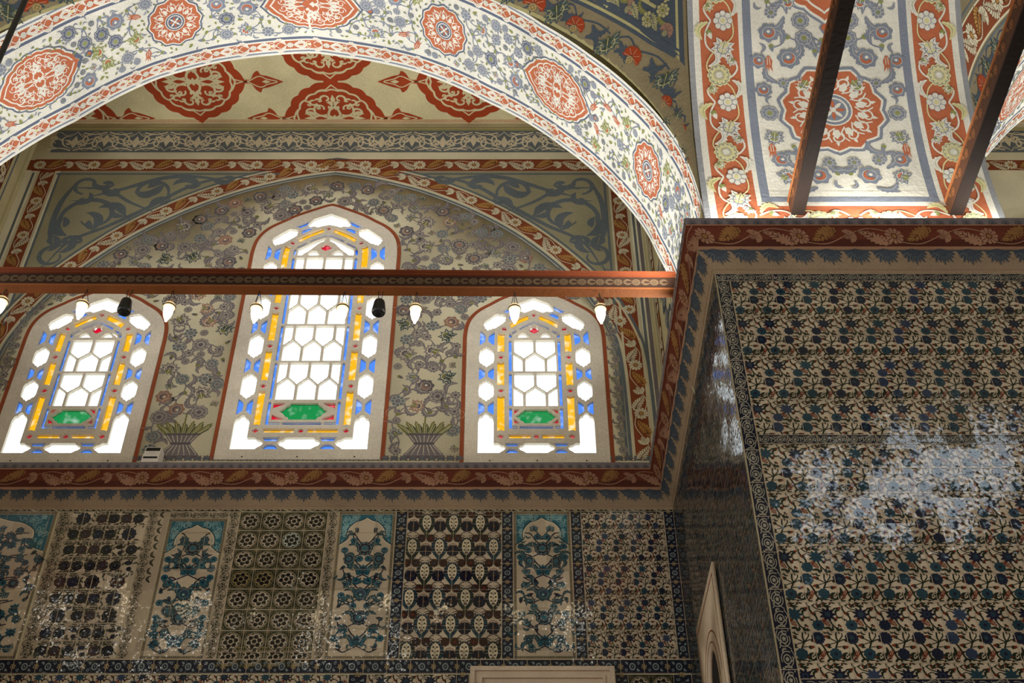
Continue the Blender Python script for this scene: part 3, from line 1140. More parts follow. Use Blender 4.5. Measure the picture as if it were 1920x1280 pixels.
wo.rect(-7.28, 16.36, 2.02, 16.60, 'rust', 1.6, 10)
band(wo, line_cv((-7.2, 16.48), (1.95, 16.48)), .86, red_band(period=.86, w=.23), dl=3)
wo.stroke([(-7.2, 16.35), (2.0, 16.35)], .02, 'brickdk', 3)
wo.stroke([(-7.2, 16.605), (2.0, 16.605)], .02, 'brickdk', 3)
wo.stroke([(-6.8, 16.27), (-3.3, 16.27)], .04, 'slate', 1.1); wo.stroke([(-1.8, 16.27), (1.6, 16.27)], .04, 'slate', 1.1)
# blue frieze with white palmettes
wo.rect(-7.02, 16.79, 2.0, 17.33, 'slate', 1, 10)
pal = Orn()
for s in (1, -1):
    pal.stroke(cat([(0, -.2), (s * .16, -.1), (s * .2, .08), (s * .06, .2)], 6), .03, 'a', 2, 'both')
    pal.stroke(spiral(s * .26, -.02, .16, .05, -1.6 if s > 0 else PI + 1.6, (2.6 if s > 0 else PI - 2.6), 16), .028, 'a', 2)
    pal.put(RUMI, s * .06, -.1, .17, r=(.9 if s > 0 else PI - .9), mx=False, sy=.17 * s, dl=.5)
    pal.put(RUMI, s * .3, .12, .13, r=(-.7 if s > 0 else PI + .7), sy=.13 * s, dl=.5)
    pal.stroke(cat([(0, .25), (s * .12, .12), (s * .3, .24), (s * .42, .1), (s * .3, -.05)], 6), .012, 'a', 2)
    pal.stroke(cat([(s * .02, -.24), (s * .2, -.18), (s * .4, -.22)], 6), .03, 'a', 2)
pal.poly([(-.06, -.02), (0, .14), (.06, -.02), (.035, -.12), (0, -.18), (-.035, -.12)], 'a', 2.5)
x = -6.7
k = 0
while x < 1.9:
    wo.put(pal, x, 17.06, .95, sy=(.95 if k % 2 == 0 else -.95), cm=dict(a='pale'))
    x += .48; k += 1
wo.rect(-7.28, 17.33, 2.02, 17.42, 'khaki', 1.2, 10)
for z in (17.345, 17.41):
    wo.stroke([(-7.28, z), (2.02, z)], .012, 'olive', 2)


# blue arabesque of the spandrels
def spandrel(o, f):
    def S(pts, w, tp='both', n=7):
        P = cat(pts, n); P[:, 0] = f(P[:, 0]); o.stroke(P, w, 'slate', 3, tp)

    def Rm(x, z, s, r, sy=1):
        V, L, lo, sz, co = RUMI.flat()
        c, q = math.cos(r) * s, math.sin(r) * s
        W = (V * [1, sy]) @ np.array([[c, q], [-q, c]]) + [x, z]
        W[:, 0] = f(W[:, 0])
        o.raw(W, L + 1, lo, sz, ['slate'] * len(co))

    def Sp(cx, cz, r0, r1, a0, a1, w):
        P = spiral(cx, cz, r0, r1, a0, a1, 34); P[:, 0] = f(P[:, 0]); o.stroke(P, w, 'slate', 3, [.5, 1, 1, .6, .3])
    Sp(3.5, 15.3, .5, .16, -1.0, 5.6, .08)
    Sp(3.72, 16.0, .2, .09, -1.5, 4.4, .07)
    Sp(2.75, 15.85, .3, .1, 3.4, -2.2, .07)
    Sp(3.86, 14.45, .24, .1, 2.0, -3.6, .07)
    S([(1.15, 16.16), (1.7, 16.17), (2.2, 15.95), (2.7, 15.5), (3.2, 15.1), (3.7, 14.75), (3.95, 14.2)], .075)
    S([(1.6, 16.1), (2.1, 16.2), (2.6, 16.17), (3.2, 15.9), (3.6, 15.75)], .085)
    S([(3.85, 16.15), (4.02, 15.6), (4.02, 15.0), (3.9, 14.6)], .09)
    S([(2.6, 15.4), (3.0, 15.62), (3.4, 15.9), (3.95, 15.95)], .06)
    S([(2.9, 15.2), (3.3, 15.6), (3.9, 15.65)], .05)
    S([(3.95, 14.3), (4.05, 13.9), (4.12, 13.6)], .05)
    for x, z, s, r, y in ((2.0, 16.0, .5, .1, 1), (2.55, 16.05, .55, -.5, -1), (3.0, 15.3, .55, .5, 1), (3.4, 15.0, .5, 1.2, 1), (3.9, 15.3, .5, -1.7, 1), (3.3, 16.0, .42, .2, -1),
                          (3.7, 14.9, .45, -1.4, -1), (2.4, 15.7, .4, -.6, 1), (3.95, 14.9, .4, -1.6, -1), (3.2, 15.75, .42, .9, -1), (1.5, 16.15, .4, 0, -1), (3.75, 15.55, .36, 2.0, 1), (3.5, 14.75, .3, .3, 1), (4.0, 14.2, .3, -1.4, 1)):
        Rm(x, z, s * .9, r, y)


spandrel(wo, lambda x: AX + x)
spandrel(wo, lambda x: AX - x)
# red line round every window
for w in WIN:
    h = len(w['world'])
    P = np.array(w['world'][1:] if False else w['world'])
    i0 = 0
    Q = Cv(np.r_[P[1:], P[:1]]) if False else None
    R = np.array([(w['cx'] + x, w['z0'] + z) for x, z in w['frame']])
    half = len(R)
    oc = Cv(R)
    wo.stroke(R - oc.N * .03 if oc.N[3][0] < 0 else R + oc.N * .03, .05, 'redbr', 2.2)
# flowers of the lunette
inarc = inpoly(Cv(arcF - ARC.N * .26).P)
frames = [inpoly(np.array(w['world'])) for w in WIN]
fdist = [edge_dist(np.array(w['world'])) for w in WIN]
adist = edge_dist(np.r_[arcF - ARC.N * .26])
VASES = (-4.0, -.98)


def in_lun(x, z, r):
    if z < 10.93 or not inarc(x, z) or adist(x, z) < r * .9:
        return False
    for fp, fd in zip(frames, fdist):
        if fp(x, z) or fd(x, z) < r * .75 + .07:
            return False
    for vx in VASES:
        if abs(x - vx) < .34 and z < 11.56:
            return False
    return True


A1 = cmap('mauve', 'pale', 'mauvedk', 'olive'); A2 = cmap('mauvedk', 'pale', 'rose', 'olive'); A3 = cmap('slate', 'pale', 'mauve', 'olive'); A4 = cmap('teal', 'pale', 'olive', 'greendk'); A5 = cmap('rose', 'pale', 'mauvedk', 'olive')
OL = cmap('olive', 'pale', 'olive', 'olive')
kinds = [(PEONY, .115, A1, 3), (PEONY12, .125, A2, 3), (LOTUS, .15, A1, 4), (LOTUS7, .14, A4, 2), (CRES, .115, A2, 3), (ROS, .1, A3, 2), (CRES, .11, A5, 1.5), (PEONY, .09, A3, 3), (LOTUS, .12, A5, 1.5), (BUD, .07, A1, 2), (ROS, .075, A1, 3), (LOTUS7, .1, A3, 2)]
_t = scatter(wo, rng, in_lun, (-6.9, 10.9, 1.8, 16.3), kinds, 1.0, 26000, 'mauve', cmap('mauve', 'pale', 'mauve', 'olive'), 300, (.1, .17), .4, lw=.016)
_t = scatter(wo, rng, in_lun, (-6.9, 10.9, 1.8, 16.3), [(PEONY, .06, A1, 2), (LOTUS7, .07, A4, 1), (BUD, .055, A2, 1), (LOTUS7, .065, A2, 1)], 1.0, 16000, None, cmap('mauve', 'pale', 'mauve', 'olive'), 5000, (.1, .16), taken=_t)
# narrow vines of grey blossoms outside the two lower windows
for w, sg in ((WIN[2], 1), (WIN[0], -1)):
    oc = w['out'].off(-.315)
    vp = []
    for k, q in enumerate(np.arange(.05, oc.S - .9, .125)):
        p = oc.at(q)
        x, z = w['cx'] + sg * (p[0] + .018 * (-1) ** k), w['z0'] + p[1]
        vp.append((x, z))
        wo.put((PEONY, LOTUS7, ROS, LOTUS)[k % 4], x, z, .058, r=k * 1.3, cm=(A1, A3, A3, A1)[k % 4], dl=.3)
        wo.put(LEAF, x, z + .05, .09, r=1.2 + (k % 2) * 1.0, cm=cmap('mauve', 'pale', 'mauve', 'olive'))
    wo.stroke(cat(vp, 4), .014, 'mauve', 1.2)
# vases
for vx in VASES:
    z = 10.87
    for w0, w1, za, zb, c in ((.27, .26, 0, .03, 'mauvedk'), (.255, .235, .03, .07, 'mauve'), (.23, .13, .07, .2, 'mauve'), (.125, .135, .2, .24, 'mauvedk'), (.14, .21, .24, .35, 'mauve'), (.22, .24, .35, .38, 'mauvedk')):
        wo.poly([(vx - w0, z + za), (vx + w0, z + za), (vx + w1, z + zb), (vx - w1, z + zb)], c, 2)
    for k in range(-3, 4):
        wo.stroke([(vx + k * .07, z + .07), (vx + k * .036, z + .2)], .008, 'pale', 3)
        wo.stroke([(vx + k * .038, z + .24), (vx + k * .062, z + .35)], .008, 'pale', 3)
        wo.disc(vx + k * .072, z + .05, .008, 'pale', 3, 6)
        for dx, l, c in ((0, .2, 'olive'), (.022, .15, 'greendk')):
            b = np.array([vx + (k * .062 + dx), z + .38]); d = np.array([math.sin(k * .27 + dx * 3), math.cos(k * .27)]) * (l + .012 * abs(k)); q = np.array([d[1], -d[0]])
            wo.poly([b - q * .1, b + d * .35 - q * .17, b + d * .6 - q * .11, b + d * .75 - q * .13, b + d, b + d * .8 + q * .08, b + d * .55 + q * .16, b + q * .1], c, 2.5 if dx else 3)
            wo.stroke([b, b + d * .8], .006, 'pale', 3.4)
    wo.stroke([(vx, z + .4), (vx, z + .7)], .02, 'olive', 2)
# grey leaf strip over the cornice
x = -7.2
while x < 1.95:
    wo.put(LOTUS7, x, 10.86, .07, r=PI if False else 0, sy=.06, cm=cmap('mauvedk', 'mauve', 'slate', 'slate'))
    x += .115
outer = [(-16, 0), (18, 0), (18, 18.5), (-16, 18.5)]
V, Fc = plate(outer, [w['world'][::-1] for w in WIN], .07)
V = [(x, YB + y, z) for x, y, z in V]
V2, F2 = plate([tuple(q) for q in _lun], [w['world'][::-1] for w in WIN], .001)
n0 = len(V)
V = V + [(x, YB - .0008 + y * .5, z) for x, y, z in V2]
wall_back = wo.build('wall_back', f_back, None, (V, Fc + [tuple(k + n0 for k in f) for f in F2], ['cream'] * len(Fc) + ['lunette'] * len(F2)))
tag(wall_back, 'painted plaster back wall with floral lunette round three stained-glass windows', 'wall', 'structure')
# ------------------------------------------------------------------ glazed tiles
NAVY = dict(a='g_navy', b='g_navylt', c='g_teal', d='g_green')


def t_floral():
    """tile pair 1 x 2 with blossoms, tulips and stems (unit = one tile width)"""
    o = Orn()
    G, N, T, Rr = 'g_greendk', 'g_navy', 'g_teal', 'g_rust'

    def st(pts, w=.028):
        o.stroke(cat(pts, 5), w * 1.35, G, 1.5)
    # upper tile
    st([(.98, 1.98), (1.06, 1.7), (1.2, 1.5), (1.22, 1.3)], .04); st([(-.02, 1.98), (.06, 1.7), (.2, 1.5), (.22, 1.3)], .04)
    st([(.55, 1.55), (.62, 1.3), (.72, 1.15), (.9, 1.02)], .035)
    st([(.55, 1.6), (.42, 1.72), (.25, 1.78), (.12, 1.9)], .025)
    st([(.22, 1.3), (.1, 1.28)], .02); st([(.1, 1.62), (.26, 1.7), (.36, 1.66)], .02)
    o.star(.56, 1.58, lambda a: .205 + .06 * math.cos(9 * a), 36, N, 2.2); o.ring(.56, 1.58, .09, .065, 'g_navylt', 3, 10); o.disc(.56, 1.58, .05, T, 3, 8)
    o.put(PEONY, .22, 1.22, .18, r=.3, cm=dict(a=T, b='g_navylt', c=N, d=G))
    o.put(TULIP, .45, 1.33, .18, r=.75, cm=dict(a=Rr, b='g_cream'))
    for x, y, r, s in ((.13, 1.6, 1.2, .09), (.78, 1.42, -.6, .085), (.92, 1.78, -1.2, .09), (.3, 1.86, .6, .07), (.86, 1.2, -2.2, .07)):
        o.put(BUD, x, y, s * 1.25, r=r, cm=dict(a=Rr, b='g_cream', c=Rr, d=G))
    for x, y, r, s in ((.7, 1.85, 2.3, .2), (.36, 1.1, -.6, .2), (.12, 1.38, 2.0, .15), (.82, 1.55, .8, .16), (.62, 1.2, -2.2, .14), (.98, 1.5, 2.6, .14), (.75, 1.7, .2, .12), (.42, 1.92, 2.6, .12)):
        o.put(LEAF, x, y, s * 1.3, r=r, cm=dict(a=G, b='g_green'))
    for x, y in ((.75, 1.08), (.8, 1.14), (.88, 1.1), (.92, 1.06), (.05, 1.84), (.18, 1.9)):
        o.disc(x, y, .028, G, 2, 6)
    for x, y, r, s in ((.3, 1.98, 0.4, .2), (.62, 1.96, 2.4, .2), (.85, 1.95, 2.0, .16), (.5, .04, .8, .2), (.66, .08, 2.2, .18), (.2, .06, 2.6, .16), (.4, 1.8, 1.0, .16)):
        o.put(LEAF, x, y, s, r=r, cm=dict(a=G, b='g_green'))
    for x, y, r in ((.48, 1.9, .5), (.7, 1.98, -.4), (.12, .12, 2.4), (.74, .2, -2)):
        o.put(BUD, x, y, .075, r=r, cm=dict(a=Rr, b='g_cream', c=Rr, d=G))
    st([(.2, 1.94), (.45, 1.86), (.7, 1.92)], .02); st([(.6, .1), (.8, .06), (.98, .1)], .02)
    # lower tile
    st([(.7, .98), (.68, .82), (.7, .68), (.62, .5), (.56, .36)], .035); st([(.7, .66), (.5, .78), (.4, .84)], .025); st([(.7, .66), (.86, .74), (.96, .74)], .025)
    st([(.7, .66), (.86, .86), (.86, .96)], .025); st([(.7, .66), (.54, .62), (.48, .6)], .02); st([(.2, .62), (.3, .4), (.36, .18), (.5, .06)], .04)
    st([(.2, .8), (.22, .55)], .02); st([(.62, .5), (.8, .52)], .02)
    o.put(PEONY12, .14, .8, .205, r=.2, cm=dict(a=N, b='g_navylt', c=T, d=G))
    o.put(PEONY, .58, .28, .185, r=.5, cm=dict(a=T, b='g_navylt', c=N, d=G))
    o.put(TULIP, .2, .26, .17, r=PI - .5, cm=dict(a=Rr, b='g_cream'))
    for x, y, r, s in ((.42, .84, 1.2, .1), (.38, .56, 1.6, .1), (.9, .5, -1.4, .1), (.98, .72, -1.4, .08)):
        o.put(BUD, x, y, s * 1.25, r=r, cm=dict(a=Rr, b='g_rust', c=Rr, d=G))
    for x, y, r, s in ((.1, .5, -2.3, .24), (.86, .1, 1.2, .18), (.86, .1, 1.9, .14), (.86, .2, .8, .1), (.44, .98, 2.6, .1), (.8, .92, .9, .15), (.58, .92, 2.2, .13), (.34, .2, .9, .14), (.5, .5, 2.4, .12), (.98, .34, -2.2, .22)):
        o.put(LEAF, x, y, s * 1.3, r=r, cm=dict(a=G, b='g_green'))
    for x, y in ((.82, .18), (.9, .2), (.86, .28), (.04, .16), (.3, .05)):
        o.disc(x, y, .028, G, 2, 6)
    return o


FLORAL = t_floral()


def clip_put(o, T, x, y, s, sy, x0, x1, z0, z1, dl=0, cm=None):
    """put a tile motif and drop the faces outside the panel"""
    V, L, lo, sz, co = T.flat()
    V = V * [s, sy] + [x, y]
    st = np.concatenate([[0], np.cumsum(sz)[:-1]])
    cx = np.add.reduceat(V[lo, 0], st) / sz; cz = np.add.reduceat(V[lo, 1], st) / sz
    keep = (cx > x0) & (cx < x1) & (cz > z0) & (cz < z1)
    V = np.clip(V, [x0, z0], [x1, z1])
    km = np.repeat(keep, sz)
    if keep.any():
        co = [cm.get(c, c) if cm else c for c, k in zip(co, keep) if k]
        o.raw(V, L + dl, lo[km], sz[keep], co)


def grout(o, x0, z0, x1, z1, px, pz, ox=0, oz=0, w=.006, c='g_grout', l=4):
    x = x0 + ox
    while x < x1 + 1e-6:
        o.rect(x - w / 2, z0, x + w / 2, z1, c, l); x += px
    z = z0 + oz
    while z < z1 + 1e-6:
        o.rect(x0, z - w / 2, x1, z + w / 2, c, l); z += pz


def floral_panel(x0, z0, x1, z1, t, th, ox=0, oz=0, base='g_cream', rows_alt=True, cms=None):
    o = Orn()
    o.rect(x0, z0, x1, z1, base, 0, 6, 6)
    r = random.Random(int(x0 * 100 + z0 * 7) + 5)
    z = z0 - oz
    while z < z1:
        x = x0 - ox
        while x < x1:
            cm = None
            q = r.random()
            if q < .25:
                cm = {'g_navy': 'g_teal'}
            elif q < .4:
                cm = {'g_teal': 'g_navy'}
            elif q < .5:
                cm = {'g_teal': 'g_navylt', 'g_navy': 'g_navylt'}
            for k in (0,):
                clip_put(o, FLORAL, x, z, t, th / 2, x0, x1, z0, z1, 0, cm)
            x += t
        z += th
    grout(o, x0, z0, x1, z1, t, th / 2, (t - ox % t) % t if ox else 0, (th / 2 - oz % (th / 2)) % (th / 2) if oz else 0, .005)
    return o


def t_navy_border():
    """navy border tile, 1 long (u) by 0.52 wide (v centred)"""
    o = Orn()
    for x in (0, 1):
        for k in range(6):
            a = 2 * PI * k / 6 + .3
            o.disc(x + .085 * math.cos(a), .085 * math.sin(a), .035, 'g_gold', 2, 7)
        o.disc(x, 0, .045, 'g_gold', 2, 8)
    o.disc(.5, 0, .14, 'g_ring', 2, 16); o.disc(.5, 0, .085, 'g_navy', 2.5, 12); o.disc(.5, 0, .035, 'g_ring', 3, 8)
    for s, m in ((1, 1), (-1, -1)):
        o.poly([(.5 - s * .32, m * .17), (.5 - s * .22, m * .06), (.5 - s * .17, m * .1), (.5 - s * .2, m * .18)], 'g_ring', 2)
        o.disc(.5 - s * .27, -m * .13, .06, 'g_ring', 2, 10); o.disc(.5 - s * .27, -m * .13, .035, 'g_navylt', 2.5, 8)
        o.stroke([(.5 - s * .4, -m * .2), (.5 - s * .35, m * .02)], .03, 'g_ring', 2, 'both')
        o.stroke([(.5 + s * .05, m * .2), (.5 + s * .14, m * .16)], .04, 'g_ring', 2, 'both')
    return o


NB = t_navy_border()


def border(o, x0, z0, x1, z1, vertical, base='g_navy', tpl=None, tl=.25, dl=0, cm=None):
    tpl = tpl or NB
    o.rect(x0, z0, x1, z1, base, dl)
    L = (z1 - z0) if vertical else (x1 - x0)
    W = (x1 - x0) if vertical else (z1 - z0)
    n = max(1, round(L / tl)); p = L / n
    for k in range(n):
        if vertical:
            o.put(tpl, (x0 + x1) / 2, z0 + k * p, p, r=PI / 2, sy=W * 1.9, dl=dl, cm=cm)
            o.rect(x0, z0 + k * p - .003, x1, z0 + k * p + .003, 'g_grout', dl + 4)
        else:
            o.put(tpl, x0 + k * p, (z0 + z1) / 2, p, sy=W * 1.9, dl=dl, cm=cm)
            o.rect(x0 + k * p - .003, z0, x0 + k * p + .003, z1, 'g_grout', dl + 4)
    for a in ((x0, z0, x1, z0 + .006), (x0, z1 - .006, x1, z1)) if not vertical else ((x0, z0, x0 + .006, z1), (x1 - .006, z0, x1, z1)):
        o.rect(*a, 'g_grout', dl + 4)


def t_scroll_border():
    o = Orn()
    for k in range(2):
        x = .25 + .5 * k
        s = 1 if k else -1
        o.ring(x, 0, .125, .095, 'g_cream2', 2, 14); o.star(x, 0, lambda a: .055 + .015 * math.cos(5 * a), 15, 'g_cream2', 2)
        o.stroke(spiral(x, 0, .2, .17, -.6, 2.0, 10), .026, 'g_cream2', 2); o.stroke(spiral(x, 0, .2, .17, PI - .6, PI + 2.0, 10), .026, 'g_cream2', 2)
        o.stroke(cat([(x - .25, -s * .18), (x - .12, s * .02), (x + .05, s * .22), (x + .22, s * .16)], 5), .024, 'g_cream2', 1.8)
        o.put(LEAF, x + .13, -s * .1, .16, r=s * .9, cm=dict(a='g_cream2', b='g_green'))
        for q in (.0, .08, -.08):
            o.disc(x + .25 + q * .5, q * 2, .022, 'g_cream2', 2, 6)
        o.put(LEAF, x - .2, s * .12, .14, r=-s * .6, cm=dict(a='g_cream2', b='g_green'))
    return o


SB = t_scroll_border()


def star_tile(o, x, z, t, cm=None):
    o.rect(x, z, x + t, z + t, 'g_greendk', .5)
    cx, cz = x + t / 2, z + t / 2
    R = t * .42
    P = Orn()
    P.disc(0, 0, 1.0, 'g_cream', 1, 24)
    P.ring(0, 0, .95, .88, 'g_greendk', 2, 24)
    for k in range(6):
        a = 2 * PI * k / 6 + .26
        P.star(.56 * math.cos(a), .56 * math.sin(a), lambda q: .235 + .03 * math.cos(6 * q), 12, 'g_black', 2)
        P.disc(.86 * math.cos(a + .52), .86 * math.sin(a + .52), .11, 'g_greendk', 2, 8)
        P.stroke([(.3 * math.cos(a), .3 * math.sin(a)), (.44 * math.cos(a), .44 * math.sin(a))], .06, 'g_brown', 2)
        P.stroke([(.36 * math.cos(a + .52), .36 * math.sin(a + .52)), (.6 * math.cos(a + .52), .6 * math.sin(a + .52))], .09, 'g_green', 2)
    P.star(0, 0, lambda q: .25 + .03 * math.cos(6 * q), 12, 'g_black', 2)
    P.ring(0, 0, 1.1, 1.07, 'g_gold', 1, 24)
    o.put(P, cx, cz, R, cm=cm)
    for sx in (-1, 1):
        for sz in (-1, 1):
            o.ring(cx + sx * t * .43, cz + sz * t * .43, t * .045, t * .028, 'g_gold', 2, 8)
            o.stroke([(cx + sx * t * .28, cz + sz * t * .44), (cx + sx * t * .36, cz + sz * t * .4)], t * .018, 'g_gold', 2)
            o.stroke([(cx + sx * t * .44, cz + sz * t * .28), (cx + sx * t * .4, cz + sz * t * .36)], t * .018, 'g_gold', 2)


def t_pod():
    """ogival pod cell, unit width 1, height 1.06, pod centred"""
    o = Orn()
    A = cat([(0, .47), (.2, .33), (.29, .08), (.22, -.18), (.1, -.36), (0, -.58)], 6)
    P = np.r_[A, np.c_[-A[::-1, 0], A[::-1, 1]]]
    o.poly(P * [1.06, 1.0], 'a', 2)
    Bq = cat([(0, .4), (.12, .3), (.165, .1), (.13, -.1), (.045, -.22), (0, -.28)], 5)
    o.poly(np.r_[Bq, np.c_[-Bq[::-1, 0], Bq[::-1, 1]]], 'g_cream2', 2.5)
    o.stroke([(0, .38), (0, -.26)], .02, 'g_green', 3)
    for z, x in ((.24, .065), (.1, .09), (-.05, .07), (-.16, .03)):
        for s in (1, -1):
            o.disc(s * x, z, .036, 'g_brown', 3, 7)
            o.stroke([(0, z - .07), (s * x, z)], .016, 'g_green', 3)
    for s in (1, -1):
        o.put(LEAF, s * .12, -.3, .4, r=(.75 if s > 0 else PI - .75), sy=.5 * s, cm=dict(a='g_navy', b='g_white'))
        o.stroke(cat([(s * .02, -.56), (s * .2, -.5), (s * .34, -.36), (s * .44, -.32)], 5), .03, 'g_brown', 2.2)
        o.put(PEONY, s * .33, .42, .16, cm=dict(a='g_brown', b='g_black', c='b', d='g_green'), dl=.6)
        o.put(LEAF, s * .3, .22, .3, r=(1.9 if s > 0 else PI - 1.9), sy=.42 * s, cm=dict(a='g_navy', b='g_white'))
        o.stroke(cat([(s * .05, .5), (s * .2, .56), (s * .38, .57), (s * .5, .5)], 5), .025, 'g_brown', 2.2)
        o.stroke(cat([(s * .3, .0), (s * .36, .14), (s * .5, .22)], 5), .02, 'g_rust', 2.2)
    for s in (.5,):
        o.put(PEONY12, s, -.08, .235, cm=dict(a='g_navy', b='g_black', c='g_brown', d='g_green'))
    return o


POD = t_pod()


def arch_panel(x0, z0, x1, z1, seed, top=None, ogee=True, grt=(.25, .25)):
    """mihrab-shaped panel: turquoise spandrels over a cream field of mirrored blossoms"""
    o = Orn()
    W = x1 - x0
    c = (x0 + x1) / 2
    f = .035
    o.rect(x0, z0, x1, z1, 'g_gold', 0, 2, 6)
    for k in range(int((z1 - z0) / .02)):
        z = z0 + k * .02
        o.rect(x0 + .008, z + .004, x0 + f - .006, z + .014, 'g_navylt', 1); o.rect(x1 - f + .006, z + .004, x1 - .008, z + .014, 'g_navylt', 1)
    for k in range(int(W / .02)):
        o.rect(x0 + k * .02 + .004, z1 - f + .006, x0 + k * .02 + .014, z1 - .008, 'g_navylt', 1); o.rect(x0 + k * .02 + .004, z0 + .008, x0 + k * .02 + .014, z0 + f - .006, 'g_navylt', 1)
    o.rect(x0 + f, z0 + f, x1 - f, z1 - f, 'g_cream', 1, 2, 6)
    h = min(.5, W * .62)
    zs = z1 - f
    hw = W / 2 - f
    A = cat([(0, zs - .06), (hw * .2, zs - .1), (hw * .45, zs - .13), (hw * .68, zs - .22), (hw * .72, zs - .33), (hw * .62, zs - h * .8), (hw * .8, zs - h * .95), (hw, zs - h * 1.05)], 6)
    for s in (1, -1):
        o.poly([(c, zs)] + [(c + s * x, z) for x, z in A] + [(c + s * hw, zs)], 'g_turq', 2)
        o.stroke(np.c_[c + s * A[:, 0], A[:, 1]], .014, 'g_cream2', 3)
        o.stroke(np.c_[c + s * (A[:, 0] + .014), A[:, 1] + .008], .008, 'g_navy', 3.3)
        r = random.Random(seed)
        for _ in range(90):
            x, z = r.uniform(.05, hw - .03), r.uniform(zs - h * .95, zs - .03)
            if z > np.interp(x, A[:, 0], A[:, 1]) + .05 or x > hw * .8:
                if x < hw - .02:
                    o.stroke(np.array([[c, 0]]) + spiral(x, z, .035, .01, r.uniform(0, 6), r.uniform(7, 10), 8) * [s, 1], .009, 'g_turqlt', 3)
    Ax, Az = A[:, 0], A[:, 1]
    r = random.Random(seed + 1)

    def ins(x, z, rr):
        d = abs(x - c)
        if d > hw - rr * .8 or d < rr * .9 or z < z0 + f + rr * .8:
            return False
        if z > zs - h * 1.05:
            return d + rr < .66 * hw * (1 if z < zs - .3 else 1 - .7 * (z - zs + .3) / .3) and z < zs - .14 - rr
        return True
    T1 = dict(a='g_navy', b='g_turqlt', c='g_turq', d='g_teal'); T2 = dict(a='g_turq', b='g_navy', c='g_navy', d='g_teal'); T3 = dict(a='g_teal', b='g_turqlt', c='g_navylt', d='g_navy')
    z = z0 + .2
    k = 0
    tk = []
    while z < zs - .2:
        T, cm = ((LOTUS, T2), (PEONY, T1), (CRES, T3))[k % 3]
        rr = min(.1, W * .14)
        o.put(T, c, z, rr, cm=cm, dl=2)
        for s in (1, -1):
            o.stroke(cat([(c, z + rr * .5), (c + s * W * .1, z + .1), (c + s * W * .2, z + .2), (c + s * W * .3, z + .22)], 6), .016, 'g_navy', 2.4)
            o.stroke(cat([(c, z - rr * .5), (c + s * W * .12, z - .09), (c + s * W * .22, z - .12), (c + s * W * .34, z - .08)], 6), .014, 'g_navy', 2.4)
            o.put(LEAF, c + s * W * .1, z - .04, .15, r=(.5 if s > 0 else PI - .5), sy=.17 * s, cm=dict(a='g_teal', b='g_turqlt'), dl=2)
        tk.append((c, z, rr))
        z += .3; k += 1
    scatter(o, r, lambda x, q, rr: x >= c - .001 and ins(x, q, rr), (c, z0, x1, z1), [(PEONY, .065, T1, 3), (LOTUS7, .075, T2, 3), (CRES, .055, T3, 2), (BUD, .05, T1, 2), (LOTUS, .06, T3, 2), (PEONY, .042, T2, 2)], 1.06, 1600, 'g_navy', dict(a='g_teal', b='g_turqlt', c='g_teal', d='g_teal'), 220, (.06, .11), .3, tk, 2, .013, mirror=c, links=1)
    grout(o, x0, z0, x1, z1, W / 3 if W < .9 else .25, .25, 0, .12, .004, l=6.5)
    return o


wall_tiles = []


def panel(o, name, label, fn=f_back):
    p = o.build(name, fn, wall_back if fn is f_back else None)
    p['label'] = label
    return p


ZT, ZM, ZB_ = 10.07, 8.155, 7.98
# top strip and navy strip under the panels
o = Orn(); border(o, XL, 10.07, 2.02, 10.195, False, 'g_greendk', SB, .27); panel(o, 'tile_border', 'scrolled green and cream tile strip under the cornice')
o = Orn(); border(o, XL, ZB_, 2.02, ZM - .008, False, 'g_navy', NB, .25); panel(o, 'tile_border', 'navy tile strip with pale rings below the panels')
# panels from left to right
panel(arch_panel(-6.6, ZM, -5.27, ZT, 3), 'tile_panel', 'wide turquoise arched tile panel at the left edge')
o = Orn(); border(o, -7.28, ZM, -6.62, ZT, True, 'g_cream', SB, .3); panel(o, 'tile_border', 'scroll border tiles')
o = Orn(); border(o, -5.25, ZM, -5.1, ZT, True, 'g_grout', SB, .22, cm={'g_cream2': 'g_greendk'}); panel(o, 'tile_border', 'scroll border tiles beside the patched panel')
